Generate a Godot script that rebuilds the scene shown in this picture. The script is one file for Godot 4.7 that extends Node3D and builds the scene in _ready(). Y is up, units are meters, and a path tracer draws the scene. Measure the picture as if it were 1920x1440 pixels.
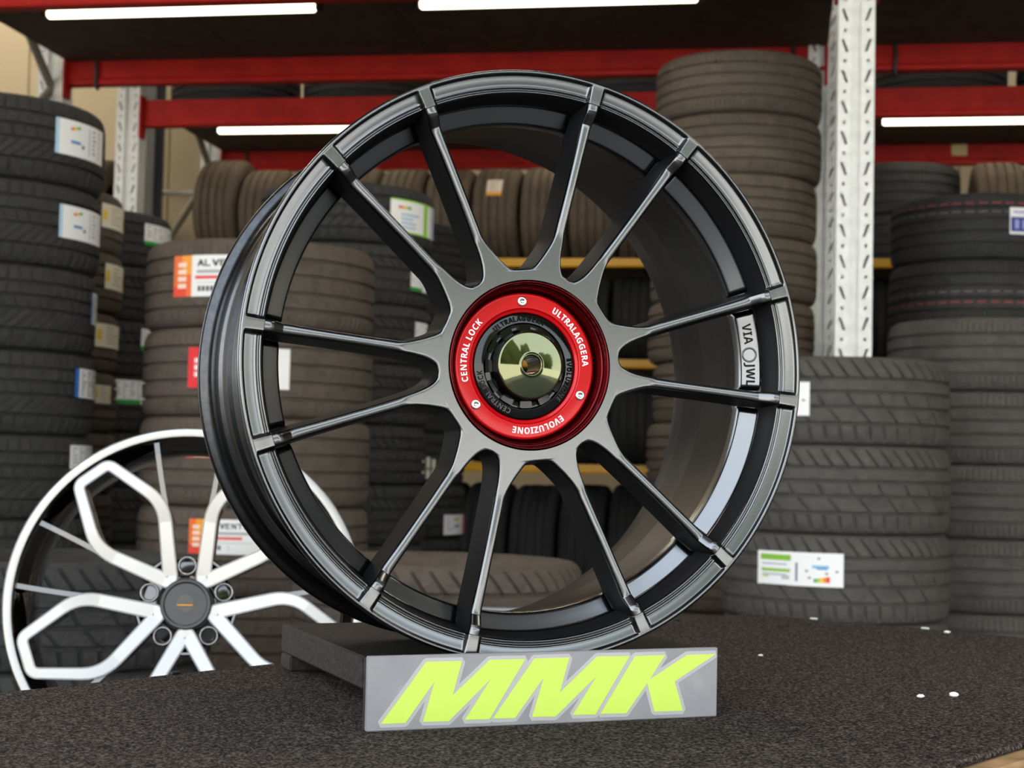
extends Node3D
# A tyre workshop: a dark graphite wheel on a display bench in front of tyre racks.
# Units are metres; the eye is at (0, 1.1185, 0) and looks along -z.

const EYE := 1.1185
const TABLE_Y := 0.9
const RACK_TURN := 9.5          # degrees: the racks' right end is nearer
var M := {}
var used := {}
var noise_seed := 11

# ------------------------------------------------------------------ mesh builder
class MB:
	var v := PackedVector3Array()
	var n := PackedVector3Array()
	var uv := PackedVector2Array()
	var idx := PackedInt32Array()

	# rows x cols points; normals are smoothed over the whole grid, faces of rows r0..r1 are added
	func grid(P: PackedVector3Array, nr: int, nc: int, wrap := false, wrap_r := false, r0 := 0, r1 := -1, flip := false) -> void:
		var N := PackedVector3Array()
		N.resize(P.size())
		var mc := nc if wrap else nc - 1
		var mr := nr if wrap_r else nr - 1
		for i in mr:
			var i2 := (i + 1) % nr
			for j in mc:
				var j2 := (j + 1) % nc
				var a := P[i * nc + j]
				var b := P[i * nc + j2]
				var c := P[i2 * nc + j2]
				var d := P[i2 * nc + j]
				var f := (c - a).cross(d - b)
				if flip:
					f = -f
				N[i * nc + j] += f
				N[i * nc + j2] += f
				N[i2 * nc + j2] += f
				N[i2 * nc + j] += f
		var base := v.size()
		var last := mr if r1 < 0 else r1
		var seen := {}
		var from_v := r0
		var to_v := nr - 1 if r1 < 0 else r1
		for i in range(from_v, to_v + 1):
			for j in nc:
				v.append(P[i * nc + j])
				var q := N[i * nc + j]
				n.append(q.normalized() if q.length_squared() > 1e-30 else Vector3.UP)
				uv.append(Vector2(float(j) / maxf(1, nc - 1), float(i) / maxf(1, nr - 1)))
		for i in range(r0, last):
			var i2 := (i + 1) % nr
			for j in mc:
				var j2 := (j + 1) % nc
				var a := base + (i - from_v) * nc + j
				var b := base + (i - from_v) * nc + j2
				var c := base + (i2 - from_v) * nc + j2
				var d := base + (i2 - from_v) * nc + j
				if flip:
					idx.append_array([a, b, c, a, c, d])
				else:
					idx.append_array([a, c, b, a, d, c])

	func quad(a: Vector3, b: Vector3, c: Vector3, d: Vector3) -> void:
		var f := (c - a).cross(d - b).normalized()
		var k := v.size()
		v.append_array([a, b, c, d])
		n.append_array([f, f, f, f])
		uv.append_array([Vector2(0, 1), Vector2(1, 1), Vector2(1, 0), Vector2(0, 0)])
		idx.append_array([k, k + 2, k + 1, k, k + 3, k + 2])

	func tri(a: Vector3, b: Vector3, c: Vector3) -> void:
		var f := (c - a).cross(b - a).normalized()
		var k := v.size()
		v.append_array([a, b, c])
		n.append_array([f, f, f])
		uv.append_array([Vector2.ZERO, Vector2.RIGHT, Vector2.ONE])
		idx.append_array([k, k + 1, k + 2])

	# box with chamfered edges, turned and placed by t
	func box(size: Vector3, t := Transform3D.IDENTITY, ch := 0.0) -> void:
		var h := size / 2.0
		ch = minf(ch, minf(h.x, minf(h.y, h.z)) * 0.9)
		for ax in 3:
			var u := (ax + 1) % 3
			var w := (ax + 2) % 3
			for s in [-1.0, 1.0]:
				var q: Array[Vector3] = []
				for e in [[-1, -1], [1, -1], [1, 1], [-1, 1]]:
					var p := Vector3.ZERO
					p[ax] = h[ax] * s
					p[u] = (h[u] - ch) * e[0]
					p[w] = (h[w] - ch) * e[1]
					q.append(t * p)
				if s < 0:
					quad(q[0], q[1], q[2], q[3])
				else:
					quad(q[3], q[2], q[1], q[0])
		if ch <= 0.0:
			return
		for ax in 3:
			var u := (ax + 1) % 3
			var w := (ax + 2) % 3
			for su in [-1.0, 1.0]:
				for sw in [-1.0, 1.0]:
					var q: Array[Vector3] = []
					for e in [[0, -1], [0, 1], [1, 1], [1, -1]]:
						var p := Vector3.ZERO
						p[ax] = (h[ax] - ch) * e[1]
						p[u] = (h[u] - (ch if e[0] == 1 else 0.0)) * su
						p[w] = (h[w] - (0.0 if e[0] == 1 else ch)) * sw
						q.append(t * p)
					if su * sw > 0:
						quad(q[3], q[2], q[1], q[0])
					else:
						quad(q[0], q[1], q[2], q[3])
		for sx in [-1.0, 1.0]:
			for sy in [-1.0, 1.0]:
				for sz in [-1.0, 1.0]:
					var a := Vector3(h.x * sx, (h.y - ch) * sy, (h.z - ch) * sz)
					var b := Vector3((h.x - ch) * sx, h.y * sy, (h.z - ch) * sz)
					var c := Vector3((h.x - ch) * sx, (h.y - ch) * sy, h.z * sz)
					if sx * sy * sz > 0:
						tri(t * a, t * c, t * b)
					else:
						tri(t * a, t * b, t * c)

	# profile of (radius, height) turned about the given axis frame (local y is the axis)
	func lathe(pr: PackedVector2Array, seg: int, t := Transform3D.IDENTITY, closed := false) -> void:
		var P := PackedVector3Array()
		for p in pr:
			for j in seg:
				var a := TAU * j / seg
				P.append(t * Vector3(p.x * sin(a), p.y, p.x * cos(a)))
		grid(P, pr.size(), seg, true, closed)

	func tube(path: PackedVector3Array, rad: float, sides := 8, caps := true) -> void:
		var P := PackedVector3Array()
		var up := Vector3.UP
		for i in path.size():
			var d := (path[mini(i + 1, path.size() - 1)] - path[maxi(i - 1, 0)]).normalized()
			if absf(d.dot(up)) > 0.95:
				up = Vector3.RIGHT if absf(d.x) < 0.9 else Vector3.BACK
			var x := d.cross(up).normalized()
			var y := x.cross(d)
			up = y
			for j in sides:
				var a := TAU * j / sides
				P.append(path[i] + (x * cos(a) + y * sin(a)) * rad)
		grid(P, path.size(), sides, true)
		if caps:
			for e in [0, path.size() - 1]:
				for j in sides:
					tri(path[e], P[e * sides + j], P[e * sides + (j + 1) % sides])

	# flat polygon pushed from z0 to z1
	func prism(poly: PackedVector2Array, z0: float, z1: float, t := Transform3D.IDENTITY) -> void:
		var ti := Geometry2D.triangulate_polygon(poly)
		for k in range(0, ti.size(), 3):
			var a := poly[ti[k]]
			var b := poly[ti[k + 1]]
			var c := poly[ti[k + 2]]
			tri(t * Vector3(a.x, a.y, z1), t * Vector3(c.x, c.y, z1), t * Vector3(b.x, b.y, z1))
			tri(t * Vector3(a.x, a.y, z0), t * Vector3(b.x, b.y, z0), t * Vector3(c.x, c.y, z0))
		for i in poly.size():
			var a := poly[i]
			var b := poly[(i + 1) % poly.size()]
			quad(t * Vector3(a.x, a.y, z0), t * Vector3(b.x, b.y, z0), t * Vector3(b.x, b.y, z1), t * Vector3(a.x, a.y, z1))

	func add(m: Mesh, t: Transform3D) -> void:
		for s in m.get_surface_count():
			var ar := m.surface_get_arrays(s)
			var k := v.size()
			var vs: PackedVector3Array = ar[Mesh.ARRAY_VERTEX]
			var ns: PackedVector3Array = ar[Mesh.ARRAY_NORMAL]
			for i in vs.size():
				v.append(t * vs[i])
				n.append((t.basis * ns[i]).normalized())
				uv.append(Vector2.ZERO)
			if ar[Mesh.ARRAY_INDEX] == null:
				for i in vs.size():
					idx.append(k + i)
			else:
				for i in ar[Mesh.ARRAY_INDEX]:
					idx.append(k + i)

	func mesh() -> ArrayMesh:
		var ar := []
		ar.resize(Mesh.ARRAY_MAX)
		ar[Mesh.ARRAY_VERTEX] = v
		ar[Mesh.ARRAY_NORMAL] = n
		ar[Mesh.ARRAY_TEX_UV] = uv
		ar[Mesh.ARRAY_INDEX] = idx
		var m := ArrayMesh.new()
		m.add_surface_from_arrays(Mesh.PRIMITIVE_TRIANGLES, ar)
		return m

# ------------------------------------------------------------------ scene helpers
func numbered(called: String) -> String:
	var k: int = used.get(called, 0)
	used[called] = k + 1
	return called if k == 0 else "%s_%03d" % [called, k]

func tag(o: Node, label: String, category: String, group := "") -> void:
	o.set_meta("label", label)
	o.set_meta("category", category)
	if group:
		o.set_meta("group", group)

func thing(called: String, label: String, category: String, at := Transform3D.IDENTITY, group := "") -> Node3D:
	var o := Node3D.new()
	o.name = numbered(called)
	add_child(o)
	o.transform = at
	tag(o, label, category, group)
	return o

func obj(called: String, m: Mesh, mat: Material, parent: Node = null, at := Transform3D.IDENTITY) -> MeshInstance3D:
	var o := MeshInstance3D.new()
	o.mesh = m
	o.material_override = mat
	o.transform = at
	if parent == null:
		o.name = numbered(called)
		add_child(o)
	else:
		o.name = called
		parent.add_child(o, true)
	return o

func struct_obj(called: String, m: Mesh, mat: Material, at := Transform3D.IDENTITY) -> MeshInstance3D:
	var o := obj(called, m, mat, null, at)
	o.set_meta("kind", "structure")
	return o

func xf(p: Vector3, deg := Vector3.ZERO) -> Transform3D:
	return Transform3D(Basis.from_euler(Vector3(deg_to_rad(deg.x), deg_to_rad(deg.y), deg_to_rad(deg.z))), p)

func one_box(size: Vector3, ch := 0.0) -> ArrayMesh:
	var b := MB.new()
	b.box(size, Transform3D.IDENTITY, ch)
	return b.mesh()

# rack frame: a runs along the beams to the right, s runs away from the eye
func rk(a: float, y: float, s: float) -> Vector3:
	var t := deg_to_rad(RACK_TURN)
	return Vector3(a * cos(t) + s * sin(t), y, a * sin(t) - s * cos(t))

func rkt(a: float, y: float, s: float) -> Transform3D:
	return xf(rk(a, y, s), Vector3(0, -RACK_TURN, 0))

func srgb(r: float, g: float, b: float) -> Color:
	return Color(r / 255.0, g / 255.0, b / 255.0)

func mat(called: String, c: Color, rough := 0.7, metal := 0.0) -> StandardMaterial3D:
	var m := StandardMaterial3D.new()
	m.resource_name = called
	m.albedo_color = c
	m.roughness = rough
	m.metallic = metal
	m.cull_mode = BaseMaterial3D.CULL_DISABLED
	M[called] = m
	return m

func noise_tex(freq: float, ramp: Array, size := 512, octaves := 4, normal := 0.0, kind := FastNoiseLite.TYPE_SIMPLEX_SMOOTH) -> NoiseTexture2D:
	var f := FastNoiseLite.new()
	noise_seed += 7
	f.seed = noise_seed
	f.noise_type = kind
	f.frequency = freq
	f.fractal_octaves = octaves
	var t := NoiseTexture2D.new()
	t.width = size
	t.height = size
	t.seamless = true
	t.noise = f
	if normal > 0.0:
		t.as_normal_map = true
		t.bump_strength = normal
	if ramp.size():
		var g := Gradient.new()
		var off := PackedFloat32Array()
		var col := PackedColorArray()
		for e in ramp:
			off.append(e[0])
			col.append(e[1])
		g.offsets = off
		g.colors = col
		t.color_ramp = g
	return t

# rubber granules: grains of about two millimetres, mostly black with brown and grey ones
func speckle_tex() -> ImageTexture:
	var n := 512
	var rng := RandomNumberGenerator.new()
	rng.seed = 91
	var raw := PackedFloat32Array()
	for i in n * n:
		raw.append(rng.randf())
	var im := Image.create(n, n, false, Image.FORMAT_RGB8)
	for y in n:
		for x in n:
			var v := raw[y * n + x] * 0.4 + (raw[y * n + (x + 1) % n] + raw[((y + 1) % n) * n + x] + raw[((y + n - 1) % n) * n + x] + raw[y * n + (x + n - 1) % n]) * 0.15
			var t := smoothstep(0.32, 0.74, v)
			var c := Color(0.10, 0.09, 0.085).lerp(Color(0.42, 0.385, 0.36), t)
			im.set_pixel(x, y, c)
	return ImageTexture.create_from_image(im)

func grey(x: float) -> Color:
	return Color(x, x, x)

func tri_tex(m: StandardMaterial3D, scale: float, albedo: Texture2D, nrm: Texture2D = null, nstr := 1.0, world := false) -> void:
	m.uv1_triplanar = true
	m.uv1_world_triplanar = world
	m.uv1_scale = Vector3.ONE * scale
	if albedo:
		m.albedo_texture = albedo
	if nrm:
		m.normal_enabled = true
		m.normal_texture = nrm
		m.normal_scale = nstr

# ------------------------------------------------------------------ main
func _ready() -> void:
	setup_view()
	make_materials()
	build_hall()
	build_outside()
	build_racks()
	build_table()
	build_main_wheel()
	build_silver_wheel()
	build_tyres()
	build_small_things()

func setup_view() -> void:
	var cam := Camera3D.new()
	cam.name = "camera"
	add_child(cam)
	var p := deg_to_rad(3.0)
	var r := deg_to_rad(1.3)
	var fwd := Vector3(0, sin(p), -cos(p))
	var up0 := Vector3.RIGHT.cross(fwd)
	var right := Vector3.RIGHT * cos(r) + up0 * sin(r)
	var up := right.cross(fwd)
	cam.transform = Transform3D(Basis(right, up, -fwd), Vector3(0, EYE, 0))
	cam.near = 0.05
	cam.far = 200.0
	var at := CameraAttributesPhysical.new()
	at.frustum_focus_distance = 1.42
	at.frustum_near = 0.05
	at.frustum_far = 200.0
	# 24 mm high sensor: a focal length of 50 mm sees 27 degrees
	at.frustum_focal_length = 50.0
	at.exposure_aperture = 11.0
	cam.attributes = at
	cam.fov = rad_to_deg(2.0 * atan(720.0 / 3000.0))

	var env := Environment.new()
	env.background_mode = Environment.BG_SKY
	var sky := Sky.new()
	var sm := ProceduralSkyMaterial.new()
	sm.sky_top_color = Color(0.84, 0.89, 0.95)
	sm.sky_horizon_color = Color(0.98, 0.98, 0.97)
	sm.ground_bottom_color = Color(0.42, 0.42, 0.42)
	sm.ground_horizon_color = Color(0.62, 0.64, 0.62)
	sm.sky_energy_multiplier = 1.0
	sky.sky_material = sm
	env.sky = sky
	env.background_energy_multiplier = 7.0
	env.tonemap_mode = Environment.TONE_MAPPER_LINEAR
	env.tonemap_exposure = 0.9
	env.sdfgi_enabled = true
	env.ssao_enabled = true
	env.ssil_enabled = true
	# high sun behind the hall: it lights the yard, not the room
	var sun := DirectionalLight3D.new()
	sun.name = "sun"
	var t := deg_to_rad(RACK_TURN)
	var out := Vector3(-sin(t), 0, cos(t))
	sun.basis = Basis.looking_at((out * 0.72 - Vector3.UP * 0.69 + Vector3(0.12, 0, 0)).normalized(), Vector3.UP)
	sun.light_energy = 7.0
	sun.light_color = Color(1.0, 0.97, 0.92)
	sun.light_angular_distance = 0.6
	sun.shadow_enabled = true
	add_child(sun)
	var we := WorldEnvironment.new()
	we.name = "environment"
	we.environment = env
	add_child(we)

func make_materials() -> void:
	# the graphite wheel
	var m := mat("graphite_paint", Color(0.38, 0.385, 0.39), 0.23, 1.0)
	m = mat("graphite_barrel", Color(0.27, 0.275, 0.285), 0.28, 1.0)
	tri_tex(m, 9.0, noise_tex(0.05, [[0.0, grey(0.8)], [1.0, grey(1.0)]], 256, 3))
	m = mat("graphite_shaded", Color(0.09, 0.09, 0.095), 0.5, 0.0)  # same wheel paint with shade put into its colour, for recessed faces
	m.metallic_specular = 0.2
	m = mat("black_gloss", Color(0.02, 0.02, 0.022), 0.06, 0.0)
	m.metallic_specular = 0.4
	m = mat("black_chrome", Color(0.35, 0.36, 0.27), 0.05, 1.0)
	m = mat("red_face", Color(0.66, 0.02, 0.05), 0.3, 0.2)
	m.metallic_specular = 0.25
	m.clearcoat_enabled = true
	m.clearcoat = 0.25
	m.clearcoat_roughness = 0.08
	m = mat("red_anodised", Color(0.30, 0.02, 0.04), 0.16, 0.85)
	m = mat("white_print", Color(0.93, 0.92, 0.92), 0.5)
	m = mat("bright_steel", Color(0.86, 0.86, 0.85), 0.2, 1.0)
	# the second wheel
	m = mat("machined", Color(0.52, 0.52, 0.51), 0.28, 1.0)
	m = mat("piano_black", Color(0.012, 0.012, 0.013), 0.08, 0.0)
	m.clearcoat_enabled = true
	m.clearcoat = 1.0
	m.clearcoat_roughness = 0.04
	m = mat("lug_steel", Color(0.62, 0.61, 0.60), 0.25, 1.0)
	m = mat("cap_black", Color(0.03, 0.035, 0.05), 0.25, 0.2)
	m = mat("cap_gold", Color(0.55, 0.38, 0.16), 0.35, 0.8)
	m = mat("cap_grey", Color(0.24, 0.24, 0.22), 0.35, 0.4)
	# bench and table
	m = mat("rubber_mat", Color(1, 1, 1), 0.95)
	m.metallic_specular = 0.2
	tri_tex(m, 2.0, speckle_tex(), noise_tex(0.24, [], 1024, 2, 8.0), 0.8)
	m = mat("painted_wood", Color(1, 1, 1), 0.65)
	m.metallic_specular = 0.3
	tri_tex(m, 6.0, noise_tex(0.03, [[0.0, srgb(30, 27, 25)], [0.5, srgb(43, 39, 36)], [0.85, srgb(54, 49, 44)], [1.0, srgb(100, 93, 84)]], 512, 5), noise_tex(0.05, [], 512, 4, 3.0), 0.6)
	m = mat("plywood", Color(1, 1, 1), 0.7)
	tri_tex(m, 4.0, noise_tex(0.02, [[0.0, srgb(120, 92, 60)], [1.0, srgb(176, 142, 100)]], 256, 4))
	m = mat("edge_steel", Color(0.42, 0.48, 0.56), 0.3, 0.8)
	m = mat("sign_grey", Color(1, 1, 1), 0.5)
	tri_tex(m, 3.0, noise_tex(0.02, [[0.0, srgb(120, 119, 121)], [0.7, srgb(130, 129, 131)], [1.0, srgb(144, 143, 144)]], 256, 4))
	m = mat("sign_film", srgb(158, 157, 155), 0.35)
	m = mat("sign_lime", srgb(178, 204, 78), 0.45)
	# rack and hall
	m = mat("rack_red", Color(1, 1, 1), 0.5, 0.0)
	m.metallic_specular = 0.3
	tri_tex(m, 1.2, noise_tex(0.02, [[0.0, srgb(150, 22, 18)], [1.0, srgb(176, 32, 24)]], 256, 4))
	m = mat("rack_yellow", srgb(232, 172, 24), 0.45)
	m = mat("galvanised", Color(1, 1, 1), 0.5, 0.1)
	tri_tex(m, 3.0, noise_tex(0.03, [[0.0, srgb(208, 210, 206)], [1.0, srgb(226, 228, 226)]], 256, 4))
	m = mat("galvanised_dull", srgb(126, 120, 106), 0.6, 0.2)
	m = mat("slot_dark", srgb(40, 40, 38), 0.8)
	m = mat("shelf_board", Color(1, 1, 1), 0.8)
	tri_tex(m, 1.0, noise_tex(0.03, [[0.0, srgb(52, 40, 28)], [1.0, srgb(74, 58, 42)]], 256, 4))
	m = mat("black_plastic", srgb(22, 22, 22), 0.5)
	m = mat("wall_beige", srgb(206, 192, 164), 0.8)
	m = mat("wall_seam", srgb(120, 110, 92), 0.9)
	m = mat("concrete", Color(1, 1, 1), 0.75)
	tri_tex(m, 0.6, noise_tex(0.02, [[0.0, srgb(72, 70, 67)], [1.0, srgb(94, 91, 87)]], 512, 5), null, 1.0, true)
	m = mat("ceiling_grey", srgb(84, 84, 82), 0.85)
	m = mat("column_grey", srgb(96, 98, 104), 0.5)
	m = mat("steel_bin", srgb(134, 142, 152), 0.45, 0.3)
	m = mat("pavement", Color(1, 1, 1), 0.9)
	tri_tex(m, 0.25, noise_tex(0.02, [[0.0, srgb(84, 84, 84)], [1.0, srgb(104, 103, 101)]], 256, 4), null, 1.0, true)
	m = mat("white_wall", srgb(242, 241, 238), 0.8)
	m = mat("lamp_housing", srgb(210, 210, 206), 0.5)
	m = mat("lamp_panel", Color(1, 1, 1), 0.4)
	m.emission_enabled = true
	m.emission = Color(1.0, 0.96, 0.88)
	m.emission_energy_multiplier = 3.0
	m = mat("bark", srgb(86, 68, 50), 0.9)
	m = mat("leaves", Color(1, 1, 1), 0.8)
	tri_tex(m, 0.5, noise_tex(0.04, [[0.0, srgb(30, 38, 18)], [0.5, srgb(56, 66, 32)], [1.0, srgb(98, 108, 54)]], 256, 5))
	m = mat("crumb", srgb(236, 232, 226), 0.8)
	m = mat("paint_red", srgb(136, 60, 62), 0.8)
	m = mat("paint_white", srgb(140, 138, 132), 0.8)
	m = mat("beam_note", srgb(196, 176, 128), 0.8)
	# glowing tube
	m = mat("led_tube", Color(1, 1, 1), 0.4)
	m.emission_enabled = true
	m.emission = Color(1.0, 0.95, 0.84)
	m.emission_energy_multiplier = 5.0
	# rubber of different dustiness: name, dark, mid, light
	for e in [["rubber_black", srgb(36, 36, 37), srgb(47, 47, 47), srgb(66, 65, 63)], ["rubber_brown", srgb(64, 56, 50), srgb(86, 76, 67), srgb(116, 100, 84)],
			["rubber_grey", srgb(58, 56, 54), srgb(76, 73, 69), srgb(106, 99, 90)], ["rubber_old", srgb(66, 56, 44), srgb(88, 75, 59), srgb(110, 94, 74)],
			["rubber_worn", srgb(66, 59, 51), srgb(90, 80, 69), srgb(124, 107, 88)]]:
		m = mat(e[0], Color(1, 1, 1), 0.78)
		tri_tex(m, 1.7, noise_tex(0.018, [[0.0, e[1]], [0.5, e[2]], [0.8, e[2]], [1.0, e[3]]], 512, 6), noise_tex(0.12, [], 256, 3, 3.0), 0.5)

# ------------------------------------------------------------------ the hall and what lies before its door
func build_hall() -> void:
	struct_obj("floor", one_box(Vector3(19.6, 0.2, 11.2)), M.concrete, rkt(1.85, -0.1, 4.5))
	struct_obj("ceiling", one_box(Vector3(19.6, 0.2, 11.2)), M.ceiling_grey, rkt(1.85, 5.6, 4.5))
	var wb := struct_obj("wall_back", one_box(Vector3(19.6, 5.5, 0.2)), M.wall_seam, rkt(1.85, 2.75, 10.0))
	var pm := one_box(Vector3(0.992, 5.5, 0.06), 0.006)
	for k in 19:
		obj("panel", pm, M.wall_beige, wb, xf(Vector3(-9.3 + k, 0, 0.13)))
	# left wall with an open side gate (s from 0.3 to 4.3)
	var lw := MB.new()
	lw.box(Vector3(0.2, 5.5, 1.3), xf(Vector3(0, 2.75, 0.35)))
	lw.box(Vector3(0.2, 5.5, 5.6), xf(Vector3(0, 2.75, -7.1)))
	lw.box(Vector3(0.2, 1.7, 4.0), xf(Vector3(0, 4.65, -2.3)))
	var wl := struct_obj("wall_left", lw.mesh(), M.wall_seam, rkt(-6.0, 0, 0))
	pm = one_box(Vector3(0.06, 5.5, 0.992), 0.006)
	for k in 5:
		obj("panel", pm, M.wall_beige, wl, xf(Vector3(0.13, 2.75, -4.9 - k)))
	struct_obj("wall_right", one_box(Vector3(0.2, 5.5, 10.9)), M.wall_beige, rkt(11.5, 2.75, 4.45))
	# the wall behind the photographer, with a wide open gate
	var b := MB.new()
	b.box(Vector3(5.75, 5.5, 0.2), xf(Vector3(-5.075, 2.75, 0)))
	b.box(Vector3(0.5, 5.5, 0.2), xf(Vector3(11.35, 2.75, 0)))
	b.box(Vector3(13.3, 1.9, 0.2), xf(Vector3(4.45, 4.55, 0)))
	struct_obj("wall_front", b.mesh(), M.wall_beige, rkt(0, 0, -1.0))
	for q in [[-4.5, 0.2, "at the left above the gate"], [0.0, 0.2, "in the middle above the gate"], [4.5, 0.2, "at the right above the gate"],
			[-4.5, 2.4, "at the left before the racks"], [0.0, 2.4, "above the table"], [4.5, 2.4, "at the right before the racks"], [-5.4, 6.4, "left of the racks"], [-5.4, 8.9, "left of the far rack by the back wall"], [-1.5, 9.1, "behind the far rack on the left"], [3.0, 9.1, "behind the far rack on the right"]]:
		ceiling_lamp(q[0], q[1], 2.2 if q[1] > 9.0 else (5.5 if q[1] > 2.0 else 0.6), q[2])
	# steel column in front of the back wall
	var t := thing("steel_column", "dark grey steel column standing against the beige wall behind the racks", "column", rkt(-4.0, 0, 9.55))
	obj("web", one_box(Vector3(0.012, 5.4, 0.16)), M.column_grey, t, xf(Vector3(0, 2.72, 0)))
	for s in [-1, 1]:
		obj("flange", one_box(Vector3(0.2, 5.4, 0.016), 0.002), M.column_grey, t, xf(Vector3(0, 2.72, 0.08 * s)))
	obj("base_plate", one_box(Vector3(0.28, 0.02, 0.26), 0.003), M.column_grey, t, xf(Vector3(0, 0.01, 0)))
	t = thing("conduit_pipe", "thin pale horizontal pipe running along the beige wall beside the column", "pipe", rkt(-3.9, 2.84, 9.75))
	b = MB.new()
	b.tube(PackedVector3Array([Vector3(-1.6, 0, 0), Vector3(0, 0, 0), Vector3(2.6, 0, 0)]), 0.018, 10)
	obj("run", b.mesh(), M.galvanised, t)
	for k in 4:
		obj("clip", one_box(Vector3(0.03, 0.05, 0.05), 0.004), M.galvanised, t, xf(Vector3(-1.4 + 1.2 * k, 0, 0)))

func ceiling_lamp(a: float, s: float, energy: float, where: String) -> void:
	var t := thing("ceiling_lamp", "long white ceiling lamp " + where, "ceiling lamp", rkt(a, 5.5, s), "ceiling lamps of the hall")
	obj("housing", one_box(Vector3(1.54, 0.06, 0.3), 0.01), M.lamp_housing, t, xf(Vector3(0, -0.03, 0)))
	obj("diffuser", one_box(Vector3(1.5, 0.012, 0.26), 0.002), M.lamp_panel, t, xf(Vector3(0, -0.066, 0)))
	var li := AreaLight3D.new()
	li.name = "panel_light"
	li.area_size = Vector2(1.5, 0.26)
	li.light_color = Color(1.0, 0.96, 0.88)
	li.light_energy = energy
	li.shadow_enabled = true
	li.transform = xf(Vector3(0, -0.08, 0), Vector3(-90, 0, 0))
	t.add_child(li)

func build_outside() -> void:
	struct_obj("ground", one_box(Vector3(90, 0.2, 60)), M.pavement, rkt(0, -0.14, -31.1))
	struct_obj("ground_side", one_box(Vector3(40, 0.2, 11.0)), M.pavement, rkt(-26.1, -0.14, 4.4))
	var added_wall := thing("added_reflection_wall", "added low white wall for wheel reflections in front of the trees beyond the gate", "wall", rkt(6, -0.04, -11.0))  # added wall, gives the wheel paint a bright band to mirror
	for k in 20:
		obj("wall_section", one_box(Vector3(3.96, 2.45, 0.2), 0.02), M.white_wall, added_wall, xf(Vector3(-30.0 + 4.0 * k, 1.225, 0)))
	var rng := RandomNumberGenerator.new()
	rng.seed = 5
	for k in 10:
		var a := 9.5 + 5.0 * (k % 5) + (2.5 if k >= 5 else 0.0)
		var s := -14.4 if k < 5 else -19.4
		var t := thing("garden_tree", "%s green leafy tree from the left in the %s row beyond the gate" % [ORD[k % 5].replace("topmost", "first"), "front" if k < 5 else "back"], "tree", rkt(a, -0.04, s), "trees beyond the gate")
		var b := MB.new()
		b.lathe(PackedVector2Array([Vector2(0.26, 0), Vector2(0.19, 0.6), Vector2(0.16, 2.2), Vector2(0.1, 5.0)]), 10)
		obj("trunk", b.mesh(), M.bark, t)
		var f := FastNoiseLite.new()
		f.seed = 40 + k
		f.frequency = 0.9
		var P := PackedVector3Array()
		var hgt := rng.randf_range(3.5, 4.1)
		for i in 21:
			for j in 32:
				var th := PI * i / 20.0
				var ph := TAU * j / 32.0
				var d := Vector3(sin(th) * cos(ph), cos(th), sin(th) * sin(ph))
				P.append(Vector3(0, hgt + 1.3, 0) + d * Vector3(2.3, hgt, 2.1) * (1.0 + 0.2 * f.get_noise_3dv(d * 2.4)))
		b = MB.new()
		b.grid(P, 21, 32, true)
		obj("crown", b.mesh(), M.leaves, t)

# ------------------------------------------------------------------ racks
func slotted_strip(b: MB, x0: float, x1: float, y0: float, y1: float, z: float, lean: float) -> void:
	var n := int((y1 - y0) / 0.0955)
	var h := (y1 - y0) / n
	var w := x1 - x0
	var xm := (x0 + x1) / 2.0
	for k in n:
		var y := y0 + k * h
		# lower two thirds carry a leaning slot, the upper third a small hole
		for part in 2:
			var ya := y if part == 0 else y + h * 0.66
			var yb := y + h * 0.66 if part == 0 else y + h
			var o := [Vector3(x0, ya, z), Vector3(x1, ya, z), Vector3(x1, yb, z), Vector3(x0, yb, z)]
			var i: Array
			if part == 0:
				var l := lean * 0.007
				i = [Vector3(xm - l - 0.0045, ya + 0.012, z), Vector3(xm - l + 0.0045, ya + 0.012, z), Vector3(xm + l + 0.0045, yb - 0.012, z), Vector3(xm + l - 0.0045, yb - 0.012, z)]
			else:
				i = [Vector3(xm - 0.004, ya + 0.011, z), Vector3(xm + 0.004, ya + 0.011, z), Vector3(xm + 0.004, yb - 0.011, z), Vector3(xm - 0.004, yb - 0.011, z)]
			for e in 4:
				b.quad(o[e], o[(e + 1) % 4], i[(e + 1) % 4], i[e])
				var back := Vector3(0, 0, -0.004)
				b.quad(i[e], i[(e + 1) % 4], i[(e + 1) % 4] + back, i[e] + back)

func post_mesh(height: float) -> ArrayMesh:
	var b := MB.new()
	var w := 0.055
	slotted_strip(b, -w, -0.016, 0, height, 0.045, -1.0)
	slotted_strip(b, 0.016, w, 0, height, 0.045, 1.0)
	var mid := Vector3(0, height / 2, 0)
	# recessed channel between the two strips, the sides and the back lips
	b.box(Vector3(0.003, height, 0.02), xf(mid + Vector3(-0.015, 0, 0.035)))
	b.box(Vector3(0.003, height, 0.02), xf(mid + Vector3(0.015, 0, 0.035)))
	b.box(Vector3(0.03, height, 0.003), xf(mid + Vector3(0, 0, 0.027)))
	b.box(Vector3(0.003, height, 0.09), xf(mid + Vector3(-w, 0, 0)))
	b.box(Vector3(0.003, height, 0.09), xf(mid + Vector3(w, 0, 0)))
	b.box(Vector3(0.025, height, 0.003), xf(mid + Vector3(-w + 0.0125, 0, -0.045)))
	b.box(Vector3(0.025, height, 0.003), xf(mid + Vector3(w - 0.0125, 0, -0.045)))
	return b.mesh()

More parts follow.
